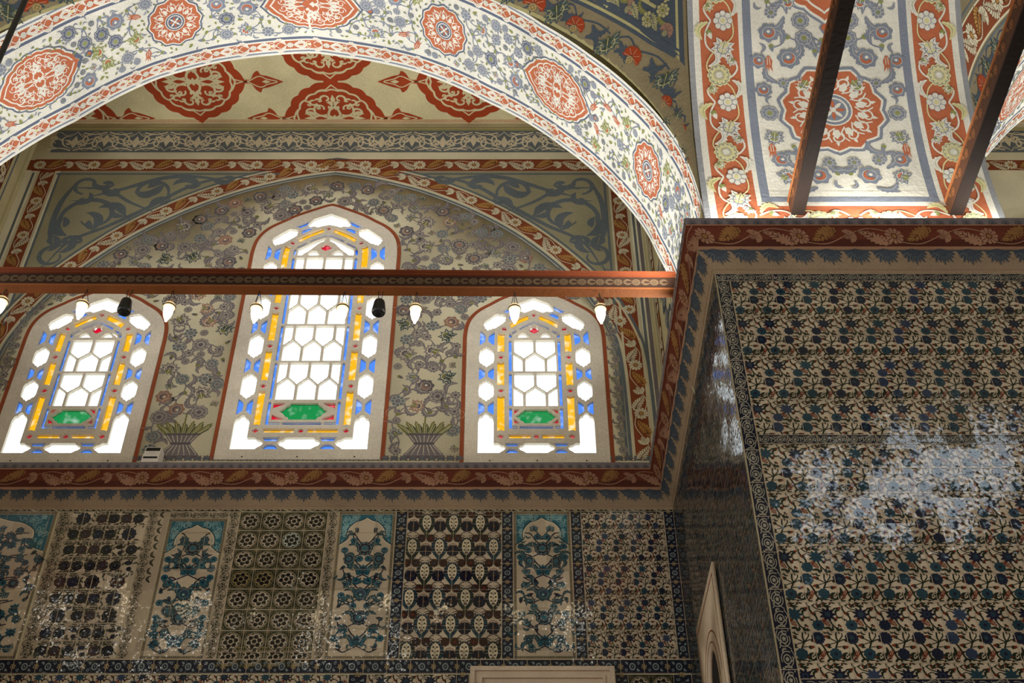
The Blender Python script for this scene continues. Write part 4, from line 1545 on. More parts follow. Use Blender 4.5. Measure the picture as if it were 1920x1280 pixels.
# patched panel of dark round flowers
o = Orn()
X0, X1 = -5.09, -4.2
o.rect(X0, ZM, X1, ZT, 'g_cream', 0, 2, 4)
r2 = random.Random(21)
z = ZM
row = 0
while z < ZT - .05:
    h = .215
    x = X0
    col = 0
    while x < X1 - .05:
        w_ = .145
        cx, cz = x + w_ / 2, z + h * .45
        q = r2.random()
        skip = False
        dk = r2.choice(('g_black', 'g_navy', 'g_brown', 'g_black'))
        if q < .7:
            o.star(cx, cz, lambda a: .066 + .006 * math.cos(10 * a), 24, dk, 2); o.disc(cx, cz, .018, 'g_navylt', 3, 8); o.ring(cx, cz, .044, .039, 'g_navylt', 3, 12)
        elif q < .88 and x + 2 * w_ < X1:
            o.star(x + w_, cz, lambda a: .085 + .008 * math.cos(10 * a), 28, dk, 2); o.ring(x + w_, cz, .066, .06, 'g_navylt', 3, 14); o.rect(x + w_ - .004, z, x + w_ + .004, z + h, 'g_grout', 4); skip = True
        else:
            o.disc(cx, z + h * .62, .045, dk, 2, 12, .03); o.disc(cx + .02, z + h * .25, .03, 'g_navy', 2, 8)
        o.poly(np.c_[cx + np.array([-.055, 0, .055, 0]), z + h * .87 + np.array([0, .02, 0, -.02])], 'g_black', 2)
        o.stroke([(cx - .04, z + h * .87), (cx + .04, z + h * .87)], .007, 'g_cream', 3)
        for _ in range(11):
            a = r2.uniform(-PI, PI)
            o.put(LEAF, cx + .052 * math.cos(a), cz + .085 * math.sin(a), .07, r=a + r2.uniform(-.8, .8), cm=dict(a=r2.choice(('g_greendk', 'g_green', 'g_black')), b='g_cream'))
        o.rect(x - .005, z, x + .005, z + h, 'g_grout', 4)
        x += w_ * (2 if skip else 1); col += 1
    o.rect(X0, z - .006, X1, z + .006, 'g_grout', 4)
    z += h; row += 1
panel(o, 'tile_panel', 'patched tile panel of dark round flowers')
o = Orn(); border(o, -4.19, ZM, -4.06, ZT, True, 'g_grout', SB, .2, cm={'g_cream2': 'g_greendk'}); panel(o, 'tile_border', 'scroll border tiles with wide pale joints')
o = Orn(); o.rect(-4.06, ZM, -3.94, ZT, 'g_grout', 0, 1, 4)
for k in range(9):
    o.put(LEAF, -4.0, ZM + .95 + k * .11, .09, r=1.5 + .3 * (k % 2), cm=dict(a='g_greendk', b='g_cream'))
panel(o, 'tile_border', 'pale plaster joint with broken tile scraps')
panel(arch_panel(-3.93, ZM, -3.24, ZT - .1, 8), 'tile_panel', 'small arched panel with turquoise corners and pale field')
o = Orn(); border(o, -3.93, ZT - .1, -3.24, ZT, False, 'g_grout', SB, .2, cm={'g_cream2': 'g_greendk'}); panel(o, 'tile_border', 'broken border tiles over the small arched panel')
o = Orn(); border(o, -3.235, ZM, -3.1, ZT, True, 'g_grout', SB, .23, cm={'g_cream2': 'g_greendk'}); panel(o, 'tile_border', 'scroll border tiles left of the star tiles')
# star tiles
o = Orn()
sx, sz = .2575, .262
for i in range(4):
    for j in range(8):
        x, z = -3.1 + i * sx, ZT - (j + 1) * sz
        if z < ZM - .2:
            continue
        cm = {'g_cream': 'g_white'} if (i, j) == (2, 1) else ({'g_cream': 'g_gold'} if (i, j) in ((0, 3), (1, 3)) else None)
        star_tile(o, x, max(z, ZM - .1), sx * .985, cm)
o.rect(-3.11, ZM - .012, -2.06, ZM + .0, 'g_grout', 4)
for i in range(5):
    o.rect(-3.1 + i * sx - .005, ZM, -3.1 + i * sx + .003, ZT, 'g_grout', 3.5)
for j in range(8):
    o.rect(-3.1, ZT - j * sz - .005, -2.07, ZT - j * sz + .003, 'g_grout', 3.5)
panel(o, 'tile_panel', 'panel of dark green tiles with seven-dot roundels')
o = Orn(); border(o, -2.06, ZM, -1.94, ZT, True, 'g_grout', SB, .24, cm={'g_cream2': 'g_greendk'}); panel(o, 'tile_border', 'scroll border tiles right of the star tiles')
panel(arch_panel(-1.93, ZM, -1.265, ZT, 14), 'tile_panel', 'narrow turquoise arched panel between star and pod tiles')
o = Orn(); border(o, -1.26, ZM, -1.125, ZT, True, 'g_navy', NB, .25); panel(o, 'tile_border', 'navy border left of the pod tiles')
# pods
o = Orn()
X0, X1 = -1.12, -.02
o.rect(X0, ZM, X1, ZT, 'g_cream', 0, 4, 6)
pw, ph = .3143, .335
j = 0
z = ZT - .02
r3 = random.Random(4)
while z > ZM - .2:
    x = X0 + pw * (.5 if j % 2 else 0) - pw * .28
    while x < X1 + pw:
        clip_put(o, POD, x, z - .16, pw, ph, X0, X1, ZM, ZT, 0, dict(a=r3.choice(('g_green', 'g_greendk', 'g_teal', 'g_green')), b=r3.choice(('g_rust', 'g_brown', 'g_navylt'))))
        x += pw
    z -= ph; j += 1
grout(o, X0, ZM, X1, ZT, pw / 2, .252, .07, .1, .004)
panel(o, 'tile_panel', 'tile panel of green pods and dark round blossoms')
o = Orn(); border(o, -.015, ZM, .118, ZT, True, 'g_navy', NB, .25); panel(o, 'tile_border', 'navy border right of the pod tiles')
panel(arch_panel(.122, ZM, .79, ZT, 31), 'tile_panel', 'turquoise arched panel beside the floral tiles')
o = Orn(); border(o, .794, ZM, .922, ZT, True, 'g_navy', NB, .25); panel(o, 'tile_border', 'navy border left of the floral tiles')
panel(floral_panel(.926, ZM, 1.892, ZT, .2, .44, .05, .1), 'tile_panel', 'tile panel of small dark flowers and vines by the pillar')
o = Orn(); border(o, 1.896, ZM, 2.018, ZT, True, 'g_navy', NB, .25); panel(o, 'tile_border', 'navy border in the corner by the pillar')
# row below
panel(floral_panel(XL, 7.2, -1.66, ZB_ - .01, .22, .44, 0, .05), 'tile_panel', 'floral tiles below the navy strip')
o = Orn(); border(o, -1.65, 7.2, -1.45, ZB_ - .01, True, 'g_navy', NB, .25); panel(o, 'tile_border', 'short navy border below the navy strip')
panel(floral_panel(-1.44, 7.2, -.5, ZB_ - .01, .26, .5, 0, .2), 'tile_panel', 'floral tiles left of the marble frame')
o = Orn(); border(o, -.5, 7.2, -.36, ZB_ - .01, True, 'g_navy', NB, .25)
border(o, 1.2, 7.2, 1.34, ZB_ - .01, True, 'g_navy', NB, .25); border(o, 1.82, 7.2, 2.018, ZB_ - .01, True, 'g_navy', NB, .25)
panel(o, 'tile_border', 'navy borders either side of the marble frame')
o = Orn()
o.rect(1.34, 7.2, 1.82, ZB_ - .01, 'g_greendk', 0)
for i in range(2):
    for j in range(3):
        star_tile(o, 1.345 + i * .238, ZB_ - .25 - j * .24, .232)
panel(o, 'tile_panel', 'two star tiles right of the marble frame')

# ------------------------------------------------------------------ tiled pillar
bm = bmesh.new()
box(bm, XP, YP, 0, XP2 + 1.9, YB, 10.56)
box(bm, XP + .01, YP + .16, 10.56, XP2 - .01, YB, 18.2)
box(bm, XP2 - 3.0 - .0, YP + .16, 10.56, XP2 - .02, YB, 10.6)
pillar = obj('pillar', bm, 'creamdk')
tag(pillar, 'massive square pillar clad in floral tiles on the right of the window bay', 'pillar', 'structure')


def ppanel(o, name, label, fn):
    p = o.build(name, fn, pillar); p['label'] = label
    return p


XE = 6.9
o = Orn(); border(o, XP + .005, 5.3, XP + .135, 10.0, True, 'g_navy', SB, .33, cm={'g_cream2': 'g_bord'}); ppanel(o, 'tile_border', 'dark scrolled border up the front corner of the pillar', f_front)
o = Orn(); border(o, XP + .005, 10.0, XE, 10.1, False, 'g_navy', SB, .27, cm={'g_cream2': 'g_bord'}); ppanel(o, 'tile_border', 'dark scrolled border under the cornice of the pillar', f_front)
o = Orn(); border(o, XP + .14, 8.05, XE, 8.15, False, 'g_navy', SB, .25, cm={'g_cream2': 'g_bord'}); ppanel(o, 'tile_border', 'scrolled border across the middle of the pillar front', f_front)
ppanel(floral_panel(XP + .14, 8.15, XE, 10.0, .25, .507, .1, .12), 'tile_panel', 'upper field of floral tiles on the pillar front', f_front)
ppanel(floral_panel(XP + .14, 5.9, XE, 8.05, .25, .507, .1, .38), 'tile_panel', 'lower field of floral tiles on the pillar front', f_front)
o = Orn(); border(o, XP + .14, 5.78, XE, 5.9, False, 'g_navy', SB, .25, cm={'g_cream2': 'g_bord'}); ppanel(o, 'tile_border', 'scrolled border at the foot of the pillar tiles', f_front)
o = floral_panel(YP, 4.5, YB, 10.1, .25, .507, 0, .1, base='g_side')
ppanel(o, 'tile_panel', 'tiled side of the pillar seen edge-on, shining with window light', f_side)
# ------------------------------------------------------------------ cornice swept round walls and pillar
PROF = [(10.10, .004), (10.15, .02), (10.20, .05), (10.25, .09), (10.285, .13), (10.29, .15), (10.32, .155), (10.325, .135), (10.36, .14), (10.41, .165), (10.46, .205), (10.495, .245), (10.50, .262), (10.515, .262), (10.53, .25), (10.60, .268), (10.602, .0)]
PV = np.concatenate([[0], np.cumsum([math.hypot(b[0] - a[0], b[1] - a[1]) for a, b in zip(PROF, PROF[1:])])])
PZ = np.array([p[0] for p in PROF]); PE = np.array([p[1] for p in PROF])
PATH = [(-10.3, YP), (XL, YP), (XL, YB), (XP, YB), (XP, YP), (7.3, YP)]


def seg_fn(i):
    """cornice segment i: u along 0..1 of the mitred segment, v along the profile"""
    P = [np.array(p, float) for p in PATH]
    def nrm(a, b):
        d = (b - a) / np.linalg.norm(b - a)
        return np.array([d[1], -d[0]])
    n = nrm(P[i], P[i + 1])

    def corner(k):
        if k == 0 or k == len(P) - 1:
            return nrm(P[min(k, len(P) - 2)], P[min(k, len(P) - 2) + 1])
        a, b = nrm(P[k - 1], P[k]), nrm(P[k], P[k + 1])
        m = a + b
        return m / (m @ a)
    m0, m1 = corner(i), corner(i + 1)

    def fn(V, L):
        z = np.interp(V[:, 1], PV, PZ); e = np.interp(V[:, 1], PV, PE)
        dz = np.interp(V[:, 1] + .004, PV, PZ) - np.interp(V[:, 1] - .004, PV, PZ)
        de = np.interp(V[:, 1] + .004, PV, PE) - np.interp(V[:, 1] - .004, PV, PE)
        ln = np.maximum(np.hypot(dz, de), 1e-9)
        e = e + LAY * L * dz / ln
        z = z - LAY * L * de / ln
        A = P[i] + np.outer(e, m0); Bq = P[i + 1] + np.outer(e, m1)
        t = V[:, 0:1]
        Q = A * (1 - t) + Bq * t
        return np.c_[Q, z]
    return fn, float(np.linalg.norm(P[i + 1] - P[i]))


corn = bpy.data.objects.new('trim_1', None)
COL.objects.link(corn)
corn.location = (XP, YB, 10.1)
tag(corn, 'red painted cornice with daisies and acanthus running round wall and pillar', 'cornice', 'structure')
vv = lambda z: float(np.interp(z, PZ[:-1], PV[:-1]))
cols = ['plinth', 'plinth', 'plinth', 'plinth', 'plinth', 'cornpk', 'cornpk', 'cornshade_line', 'cornshade_line', 'corn', 'corn', 'corn', 'cornpk', 'cornpk', 'mauve', 'creamdk']  # dark strips above the fillet: shadow of the hollow painted into the colour
for i in range(len(PATH) - 1):
    fn, Ls = seg_fn(i)
    o = Orn()
    n = max(4, int(Ls / .4))
    T = np.linspace(0, 1, n + 1)
    for k in range(len(PROF) - 1):
        o.strip(np.c_[T, np.full(n + 1, PV[k + 1])], np.c_[T, np.full(n + 1, PV[k])], cols[k], 0)
    v0, v1 = vv(10.36), vv(10.495)
    vm = (v0 + v1) / 2
    per = .9
    m = max(1, round(Ls / per))
    tb = red_band('cornpk', 'cornpk', 'cornoc', 'cornshade_line', per, .2)
    ga = per * .08
    for k in range(m):
        o.put(tb, (k + .12) / m, vm, 1 / (m * per), sy=.92, dl=1)
    m = max(1, round(Ls / .262))
    fan = Orn()
    for q in range(9):
        a = (q / 8 - .5) * 2.5
        d = np.array([math.sin(a) * 1.1, -math.cos(a)])
        pq = np.array([d[1], -d[0]])
        l = .112 - .014 * (q % 2)
        fan.poly([(0, 0.03) + pq * .01, (0, 0.03) + d * l * .6 + pq * .015, (0, 0.03) + d * l, (0, 0.03) + d * l * .6 - pq * .015, (0, 0.03) - pq * .01], 'slatedk', 2 + .2 * (q % 2))
        if True:
            fan.stroke([(0, .02) + d * .02, (0, .02) + d * l * .8], .006, 'slate', 3)
    fan.poly([(-.11, .03), (-.1, .015), (0, -.03), (.1, .015), (.11, .03)], 'slatedk', 1.5)
    drop = Orn(); drop.poly([(-.022, .03), (.022, .03), (.03, -.01), (.0, -.05), (-.03, -.01)], 'plinth', 1.8)
    for k in range(m):
        o.put(fan, (k + .5) / m, vv(10.265), 1.2 / Ls, sy=1.35, dl=1)
        o.put(drop, k / m, vv(10.262), 1 / Ls, sy=1, dl=1)
    o.rect(0, vv(10.14), 1, vv(10.145), 'cornpk', 2, n)
    m = max(1, round(Ls / .12))
    for k in range(m):
        o.put(LOTUS7, (k + .5) / m, vv(10.545), .045 / Ls, sy=.04, cm=cmap('mauvedk', 'mauve', 'slatedk', 'slatedk'), dl=1)
    o.build('cornice_moulding', fn, None)
    ob = bpy.data.objects[-1] if False else COL.objects[-1]
    ob.parent = corn
    ob.matrix_parent_inverse = corn.matrix_world.inverted()
    ob.location = (-XP, -YB, -10.1)
    ob.matrix_parent_inverse.identity()

# ------------------------------------------------------------------ wide arch
SW = cmap('blue', 'white', 'orange', 'green'); SW2 = cmap('bluedk', 'white', 'green', 'green'); SW3 = cmap('blue', 'white', 'blue', 'green'); SW4 = cmap('green', 'white', 'orange', 'green')
TU = dict(a='orange', b='white')
bt = Orn()      # narrow orange border: rosette, leaf, crossing lines
bt.put(ROS, 0, 0, .045, cm=cmap('white', 'blue', 'yellow', 'blue'))
for s in (1, -1):
    bt.put(LEAF, .06, s * .01, .15, r=s * .2, sy=.15 * s, cm=cmap('white', 'orange', 'orange', 'orange'))
    bt.put(LEAF, .40, s * .01, .15, r=PI - s * .2, sy=.15 * s, cm=cmap('white', 'orange', 'orange', 'orange'))
bt.put(BUD, .23, 0, .05, r=-PI / 2, cm=cmap('yellow', 'white', 'blue', 'white'))
bt.stroke(cat([(0, .04), (.12, -.05), (.23, .05), (.34, -.05), (.46, .04)], 6), .009, 'white', 2)
bt.stroke(cat([(0, -.04), (.12, .05), (.23, -.05), (.34, .05), (.46, -.04)], 6), .009, 'white', 2)
BIG = medallion(.5, .36, 16, .1, ('bluedk', 'white', 'orange', 'white'), 4, ARAB_FINE)
STAR = star_medallion(('bluedk', 'white', 'orange', 'white'), 12, 2)


def wide_arch(name, fn, label, umax, seed):
    o = Orn()
    U0, U1 = -.7, umax
    n = int((U1 - U0) / .12)
    for v0, v1, c in ((0, .035, 'white'), (.035, .06, 'blue'), (.06, .09, 'white'), (.09, .22, 'orange'), (.22, .245, 'white'), (.245, .285, 'bluedk'), (.285, .32, 'white'), (.32, 1.28, 'white'),
                      (1.28, 1.315, 'white'), (1.315, 1.355, 'bluedk'), (1.355, 1.38, 'white'), (1.38, 1.51, 'orange'), (1.51, 1.54, 'white'), (1.54, 1.565, 'blue'), (1.565, 1.6, 'white')):
        o.rect(U0, v0, U1, v1, c, 0, n)
    k = U0
    while k < U1:
        for v in (.155, 1.445):
            o.put(bt, k, v, 1, dl=1)
        k += .46
    r = random.Random(seed)
    tk = []
    for j, u in enumerate((-.1, 1.68, 3.56, 5.47, 7.23, 8.92, 10.79, 12.6, 14.4)):
        if u > U1:
            break
        if j % 2 == 0:
            o.put(BIG, u, .8, 1, dl=1); tk += [(u, .8, .43), (u - .3, .8, .3), (u + .3, .8, .3)]
            for s in (1, -1):
                o.poly([(u + s * .66, .8), (u + s * .73, .86), (u + s * .8, .8), (u + s * .73, .74)], 'bluedk', 2); o.disc(u + s * .73, .8, .03, 'orange', 3, 6)
        else:
            o.put(STAR, u, .8, .31, sy=.33, dl=1); tk.append((u, .8, .4))
    kinds = [(PEONY, .1, SW2, 3), (LOTUS, .13, SW, 4), (CRES, .12, SW, 4), (ROS, .085, SW3, 2), (LOTUS7, .12, SW4, 3), (PEONY12, .085, SW3, 3), (TULIP, .09, TU, 1.6), (BUD, .055, SW, 2)]
    tk = scatter(o, r, lambda u, v, q: .33 + q * .8 < v < 1.27 - q * .8, (U0, .3, U1, 1.3), kinds, 1.0, int(1500 * (U1 - U0)), 'blue', None, 0, (.1, .18), .36, tk, 1, .014, links=2)
    tk = scatter(o, r, lambda u, v, q: .33 + q * .7 < v < 1.27 - q * .7, (U0, .3, U1, 1.3), [(PEONY, .05, SW3, 2), (LOTUS7, .06, SW, 2), (BUD, .045, SW4, 1), (ROS, .045, SW2, 1)], 1.0, int(900 * (U1 - U0)), None, cmap('blue', 'white', 'blue', 'blue'), int(900 * (U1 - U0)), (.08, .17), taken=tk, l0=1)
    scatter(o, r, lambda u, v, q: .33 + q * .5 < v < 1.27 - q * .5, (U0, .3, U1, 1.3), [(BUD, .03, SW4, 1), (BUD, .03, SW, 1)], 1.0, int(300 * (U1 - U0)), None, cmap('blue', 'white', 'blue', 'blue'), int(1500 * (U1 - U0)), (.05, .1), taken=[(a, b, q * .8) for a, b, q in tk], l0=1)
    return tag(o.build(name, fn), label, 'arch', 'structure')


arch1 = wide_arch('arch', f_arch, 'wide white painted arch with orange medallions in front of the window bay', 15.2, 5)
# thin front and back faces of the arch
def arch_faces(o_parent, fn, mirror=False):
    a = np.radians(np.linspace(-8, 188, 80)); d = np.degrees(a)
    for y, R_, L_, up, nm in ((8.4, NR, NLf, .0, 'front'), (10.0, FRR, FRL, 3.2, 'back')):
        if up == 0:
            continue
        r = _r(d, R_, L_)
        o = Orn()
        A = np.c_[XC + r * np.cos(a), 11.1 + r * np.sin(a)]
        B_ = np.c_[np.clip(XC + (r + up) * np.cos(a), XL, XP), np.minimum(11.1 + (r + up) * np.sin(a), 17.55)]
        o.strip(A, B_, 'cream', 0)

        def f(V, L):
            x = V[:, 0]
            return np.c_[(XP + XP2 - x) if mirror else x, np.full(len(V), y), V[:, 1]]
        p = o.build('spandrel_wall', f, o_parent)


arch_faces(arch1, f_arch)
arch2 = wide_arch('arch', mirror_fn(f_arch), 'second white painted arch beyond the pillar at the right edge', 6.5, 9)
arch_faces(arch2, None, True)

# ------------------------------------------------------------------ arch over the pillar
RC = cmap('yellow', 'blue', 'white', 'green'); RC2 = cmap('white', 'blue', 'yellow', 'green')
rt = Orn()     # orange border with big pale flowers, period 1.0, width .42
rt.put(ROS, 0, .05, .13, cm=RC2); rt.put(PEONY12, .34, -.03, .14, r=.5, cm=cmap('yellow', 'blue', 'white', 'blue')); rt.put(LOTUS, .68, .04, .15, r=1.9, cm=cmap('white', 'blue', 'yellow', 'yellow'))
rt.put(LOTUS7, .17, -.12, .08, r=.6, cm=RC); rt.put(LOTUS7, .52, .13, .08, r=2.6, cm=RC2); rt.put(BUD, .84, -.12, .075, r=1.2, cm=RC2)
rt.put(LEAF, .06, .15, .22, r=-.2, cm=cmap('white', 'green', 'green', 'green')); rt.put(LEAF, .98, -.13, .22, r=PI + .3, cm=cmap('yellow', 'green', 'green', 'green')); rt.put(LEAF, .45, -.15, .2, r=.3, cm=cmap('white', 'blue', 'green', 'green'))
rt.stroke(cat([(0, -.1), (.17, -.17), (.34, .14), (.5, .17), (.66, -.13), (.84, -.17), (1.0, -.1)], 7), .022, 'white', 1.5)
rt.stroke(cat([(0, .16), (.2, .1), (.4, -.16), (.6, -.1), (.8, .15), (1, .16)], 7), .016, 'yellow', 1.5)
o = Orn()
U0, U1 = -.45, 5.2
for v0, v1, c in ((0, .06, 'grey'), (.06, .13, 'white'), (.13, .55, 'orange'), (.55, .6, 'white'), (.6, .69, 'blue'), (.69, 2.31, 'white'), (2.31, 2.40, 'blue'), (2.40, 2.45, 'white'), (2.45, 2.87, 'orange'), (2.87, 2.94, 'white'), (2.94, 3.0, 'grey')):
    o.rect(U0, v0, U1, v1, c, 0, 48)
o.rect(U0, .13, .08, 2.87, 'orange', .6, 6, 1)
o.rect(.08, .55, .14, 2.45, 'white', .8, 1, 1); o.rect(.14, .6, .215, 2.4, 'blue', .9); o.rect(.22, .69, .3, 2.31, 'white', 1)
k = -.5
while k < U1:
    o.put(rt, k, .34, 1, sy=.9, dl=2); o.put(rt, k, 2.66, 1, sy=-.9, dl=2)
    k += 1.0
for s in (1, -1):
    o.put(rt, -.16, 1.5 + s * .05, .9, r=s * PI / 2, sy=.95 * s, dl=2)
c = 1.5
S12 = star_medallion(('blue', 'white', 'orange', 'white'), 14, 4)
o.put(S12, 1.40, c, .52, sy=.52, dl=1)
big2 = medallion(.62, .55, 18, .14, ('blue', 'white', 'orange', 'white'), 5, ARAB_FINE)
o.put(big2, 3.25, c, 1, dl=1)
o.put(S12, 5.0, c, .5, dl=1)
o.poly([(2.3, c), (2.42, c + .07), (2.52, c), (2.42, c - .07)], 'blue', 2); o.disc(2.42, c, .045, 'orange', 3, 8)
tk = [(1.4, c, .6), (3.25, c, .72), (5.0, c, .55), (2.42, c, .1)]
G1 = cmap('blue', 'white', 'green', 'green'); G2 = cmap('blue', 'white', 'orange', 'green')
fix = [(CRES, 2.05, .42, .13, 2.4, G2), (LOTUS, 1.72, .28, .13, 1.0, G1), (CRES, 1.66, .72, .1, 1.6, G2), (ROS, 1.72, .72, .0, 0, G1), (CRES, 2.36, .62, .12, 2.2, G2), (ROS, 2.62, .64, .0, 0, G1), (LOTUS, 1.05, .66, .12, 1.4, G1), (CRES, .74, .62, .11, .8, G2), (CRES, .52, .26, .13, 2.8, G2),
       (LOTUS, .5, .6, .12, 3.6, G2), (CRES, 2.02, .75, .1, 1.2, G2), (PEONY, 2.5, .27, .1, 0, G1), (ROS, 1.74, .5, .07, 0, cmap('blue', 'white', 'green', 'green')), (TULIP, 1.98, .64, .1, 1.57, TU), (TULIP, .86, .7, .1, 1.57, TU), (PEONY, 1.36, .68, .1, 0, G1), (LOTUS7, 2.72, .4, .11, 1.9, G2)]
for T, u, dv, s, r_, cm in fix:
    if s:
        for sg in (1, -1):
            o.put(T, u, c + sg * dv, s, r=sg * r_, sy=s * sg, cm=cm, dl=1)
        tk.append((u, c + dv, s))
r = random.Random(77)
sw = Orn()
scatter(sw, r, lambda v, u, q: c + q * .7 < v < 2.28 - q * .8 and u > .3 + q * .8, (c, .2, 2.31, U1), [(PEONY, .1, G1, 2), (LOTUS, .12, G2, 2), (ROS, .08, G1, 2), (CRES, .1, G2, 2), (LOTUS7, .1, G1, 2), (BUD, .06, G2, 2)], 1.02, 4000, 'blue', cmap('blue', 'white', 'blue', 'blue'), 2200, (.08, .17), .45, [(p[1], p[0], p[2]) for p in tk], 1, .016, mirror=c, links=1)
V, L, lo, sz, co = sw.flat()
o.raw(V[:, ::-1], L, lo, sz, co)
for u, dv, a in ((2.25, .3, 2.6), (1.75, .55, .4), (1.0, .3, 2.2), (.62, .45, 0.2), (.35, .3, 1.2), (2.55, .45, 2.0)):
    for sg in (1, -1):
        o.put(LEAF, u, c + sg * dv, .24, r=sg * a, sy=.2 * sg, cm=cmap('blue', 'white', 'blue', 'blue'), dl=1)
rarch = tag(o.build('arch', f_rarch), 'broad arch soffit with orange floral borders rising above the pillar', 'arch', 'structure')

# ------------------------------------------------------------------ pendentives
PA = cmap('teal', 'khaki', 'greendk', 'greendk'); PB = cmap('slatedk', 'khaki', 'olive', 'olive')


def pendentive(name, fn, label, red):
    o = Orn()
    vv_ = np.linspace(0, 3.2, 26)
    us = np.linspace(0, 75, 40)

    def umin(v):
        r = math.sqrt(PR ** 2 - (8.37 - v - PC[1]) ** 2)
        return math.degrees(math.acos(min(1, 4.653 / r)))
    for a, b in zip(vv_, vv_[1:]):
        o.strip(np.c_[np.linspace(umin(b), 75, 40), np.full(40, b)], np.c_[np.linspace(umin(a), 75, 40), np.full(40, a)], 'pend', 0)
    D = 180 / PI / 4.75     # degrees per metre

    def P(s, v):
        return (s * D, v)

    def W(V):
        return np.c_[V[:, 0] * D, V[:, 1]]

    def s_seam(v, dlt):
        r = math.sqrt(PR ** 2 - (8.37 - v - PC[1]) ** 2)
        return math.acos(min(1, (4.653 - dlt) / r)) * 4.75

    def clip(s, v, dlt=.04):
        return s > s_seam(v, dlt)
    FL = []
    if not red:
        lv = lambda s: np.interp(s, [1.9, 2.08, 2.49, 3.15, 3.78, 5.6], [.40, .39, .33, .29, .26, .24])
        st = np.linspace(2.1, 5.6, 50)
        off = lambda k: W(np.c_[st, lv(st) + k])
        for v0 in np.linspace(.36, 2.4, 30):
            v1 = v0 + .07
            f0 = lambda v: max(s_seam(v, .05), float(np.interp(-v + .03, [-.40, -.39, -.33, -.29, -.26], [1.9, 2.08, 2.49, 3.15, 3.78])) if v < .42 else 0)
            o.strip(W(np.c_[np.linspace(f0(v1), 5.6, 12), np.full(12, v1)]), W(np.c_[np.linspace(f0(v0), 5.6, 12), np.full(12, v0)]), 'slatedk', 1)
        for k0, k1, cc, l in ((-.005, .03, 'slatedk', 2), (.03, .055, 'khaki', 2.2), (.06, .08, 'slatedk', 2.4)):
            o.strip(off(k0), off(k1), cc, l)
        vs = np.linspace(.4, 2.2, 30)
        for d0, d1, cc, l in ((.03, .075, 'slatedk', 2), (.075, .1, 'khaki', 2.2)):
            o.strip(W(np.array([(s_seam(v, d0), v) for v in vs])), W(np.array([(s_seam(v, d1), v) for v in vs])), cc, l)
        s = 2.42
        k = 0
        while s < 5.4:
            v = float(lv(s)) + .16
            o.put(ROS if k % 2 else CARN, s, v, .1, r=.4 * k, sy=.075, cm=cmap('khaki' if k % 2 else 'rose', 'slatedk', 'olive', 'khaki'), dl=1, warp=W)
            o.put(ACAN, s + .1, v - .02, .22, sy=.13, cm=cmap('khaki', 'slatedk', 'olive', 'olive'), dl=1, warp=W)
            o.put(LEAF, s + .05, v + .05, .2, r=.4, sy=-.13, cm=cmap('olive', 'khaki', 'olive', 'olive'), dl=1, warp=W)
            s += .3; k += 1
        v = .62
        while v < 2:
            o.put(ROS, s_seam(v, .22), v, .1, sy=.07, cm=cmap('khaki', 'slatedk', 'olive', 'olive'), dl=1, warp=W)
            o.put(LEAF, s_seam(v, .25), v + .06, .2, r=1.2, sy=.16, cm=cmap('khaki', 'slatedk', 'olive', 'olive'), dl=1, warp=W)
            v += .2
        st2 = np.linspace(2.72, 5.6, 40)
        o.strip(W(np.c_[st2, lv(st2) + .27]), W(np.c_[st2, lv(st2) + .30]), 'khaki', 2.5)
        vs = np.linspace(.6, 2.2, 20)
        o.strip(W(np.array([(s_seam(v, .36), v) for v in vs])), W(np.array([(s_seam(v, .4), v) for v in vs])), 'khaki', 2.5)
        FL = [(4.55, .13, .18, 1), (4.2, .12, .17, 0), (3.87, .13, .18, 1), (3.54, .11, .14, 0), (3.0, .12, .18, 1), (2.6, .17, .15, 0), (2.0, .22, .17, 1), (1.76, .10, .11, 0), (1.52, .075, .12, 1), (1.28, .07, .1, 0), (1.0, .035, .06, 1), (.82, .03, .06, 0)]
    else:
        lv = None
        st = np.linspace(.3, 5.2, 60)
        ln = lambda k: W(np.array([(max(q, s_seam(max(.02, .3 + k), .01)), .3 + k) for q in st]))
        for k0, k1, cc, l in ((-.04, -.02, 'slate', 2), (0, .02, 'pale', 2), (.02, .3, 'rust', 2), (.3, .32, 'pale', 2), (.35, .37, 'slate', 2)):
            o.strip(ln(k0), ln(k1), cc, l)
        s = 1.6
        while s < 5.2:
            o.put(red_band(period=.8, w=.26), s, .47, 1, dl=3, warp=W); s += .8
        s = 2.2
        while s < 5:
            o.put(LEAF, s, .8, .4, r=.5, cm=cmap('olive', 'khaki', 'olive', 'olive'), dl=1, warp=W); s += .45
        FL = [(3.6, .14, .16, 1), (3.2, .13, .16, 0), (2.8, .14, .17, 1), (2.4, .14, .15, 1), (2.05, .14, .15, 0), (1.7, .11, .13, 1), (1.4, .07, .1, 1), (1.1, .05, .08, 1), (.85, .03, .06, 1)]
    for (s0, v0, r0, k0), (s1, v1, r1, k1) in zip(FL, FL[1:]):
        tmp = Orn()
        tmp.stroke(cat([(s0, v0 - r0 * .3), (s0 - (s0 - s1) * .35, max(.01, v0 - r0 * .75)), (s1 + (s0 - s1) * .3, v1 - r1 * .5), (s1, v1)], 6), .022, 'slatedk', 1)
        tmp.stroke(cat([(s0 - .05, v0 + r0 * .4), ((s0 + s1) / 2, (v0 + v1) / 2 + r0 * .65), (s1 + .05, v1 + r1 * .4)], 6), .018, 'slatedk', 1)
        o.put(tmp, 0, 0, 1, warp=W)
        for q in (1, -1):
            o.put(LEAF, (s0 + s1) / 2 + .06, (v0 + v1) / 2 + q * r1 * .35, min(.24, r0 * 1.6), r=PI - .3 * q, sy=r0 * q * 1.3, cm=cmap('slatedk', 'teal', 'teal', 'teal'), dl=1, warp=W)
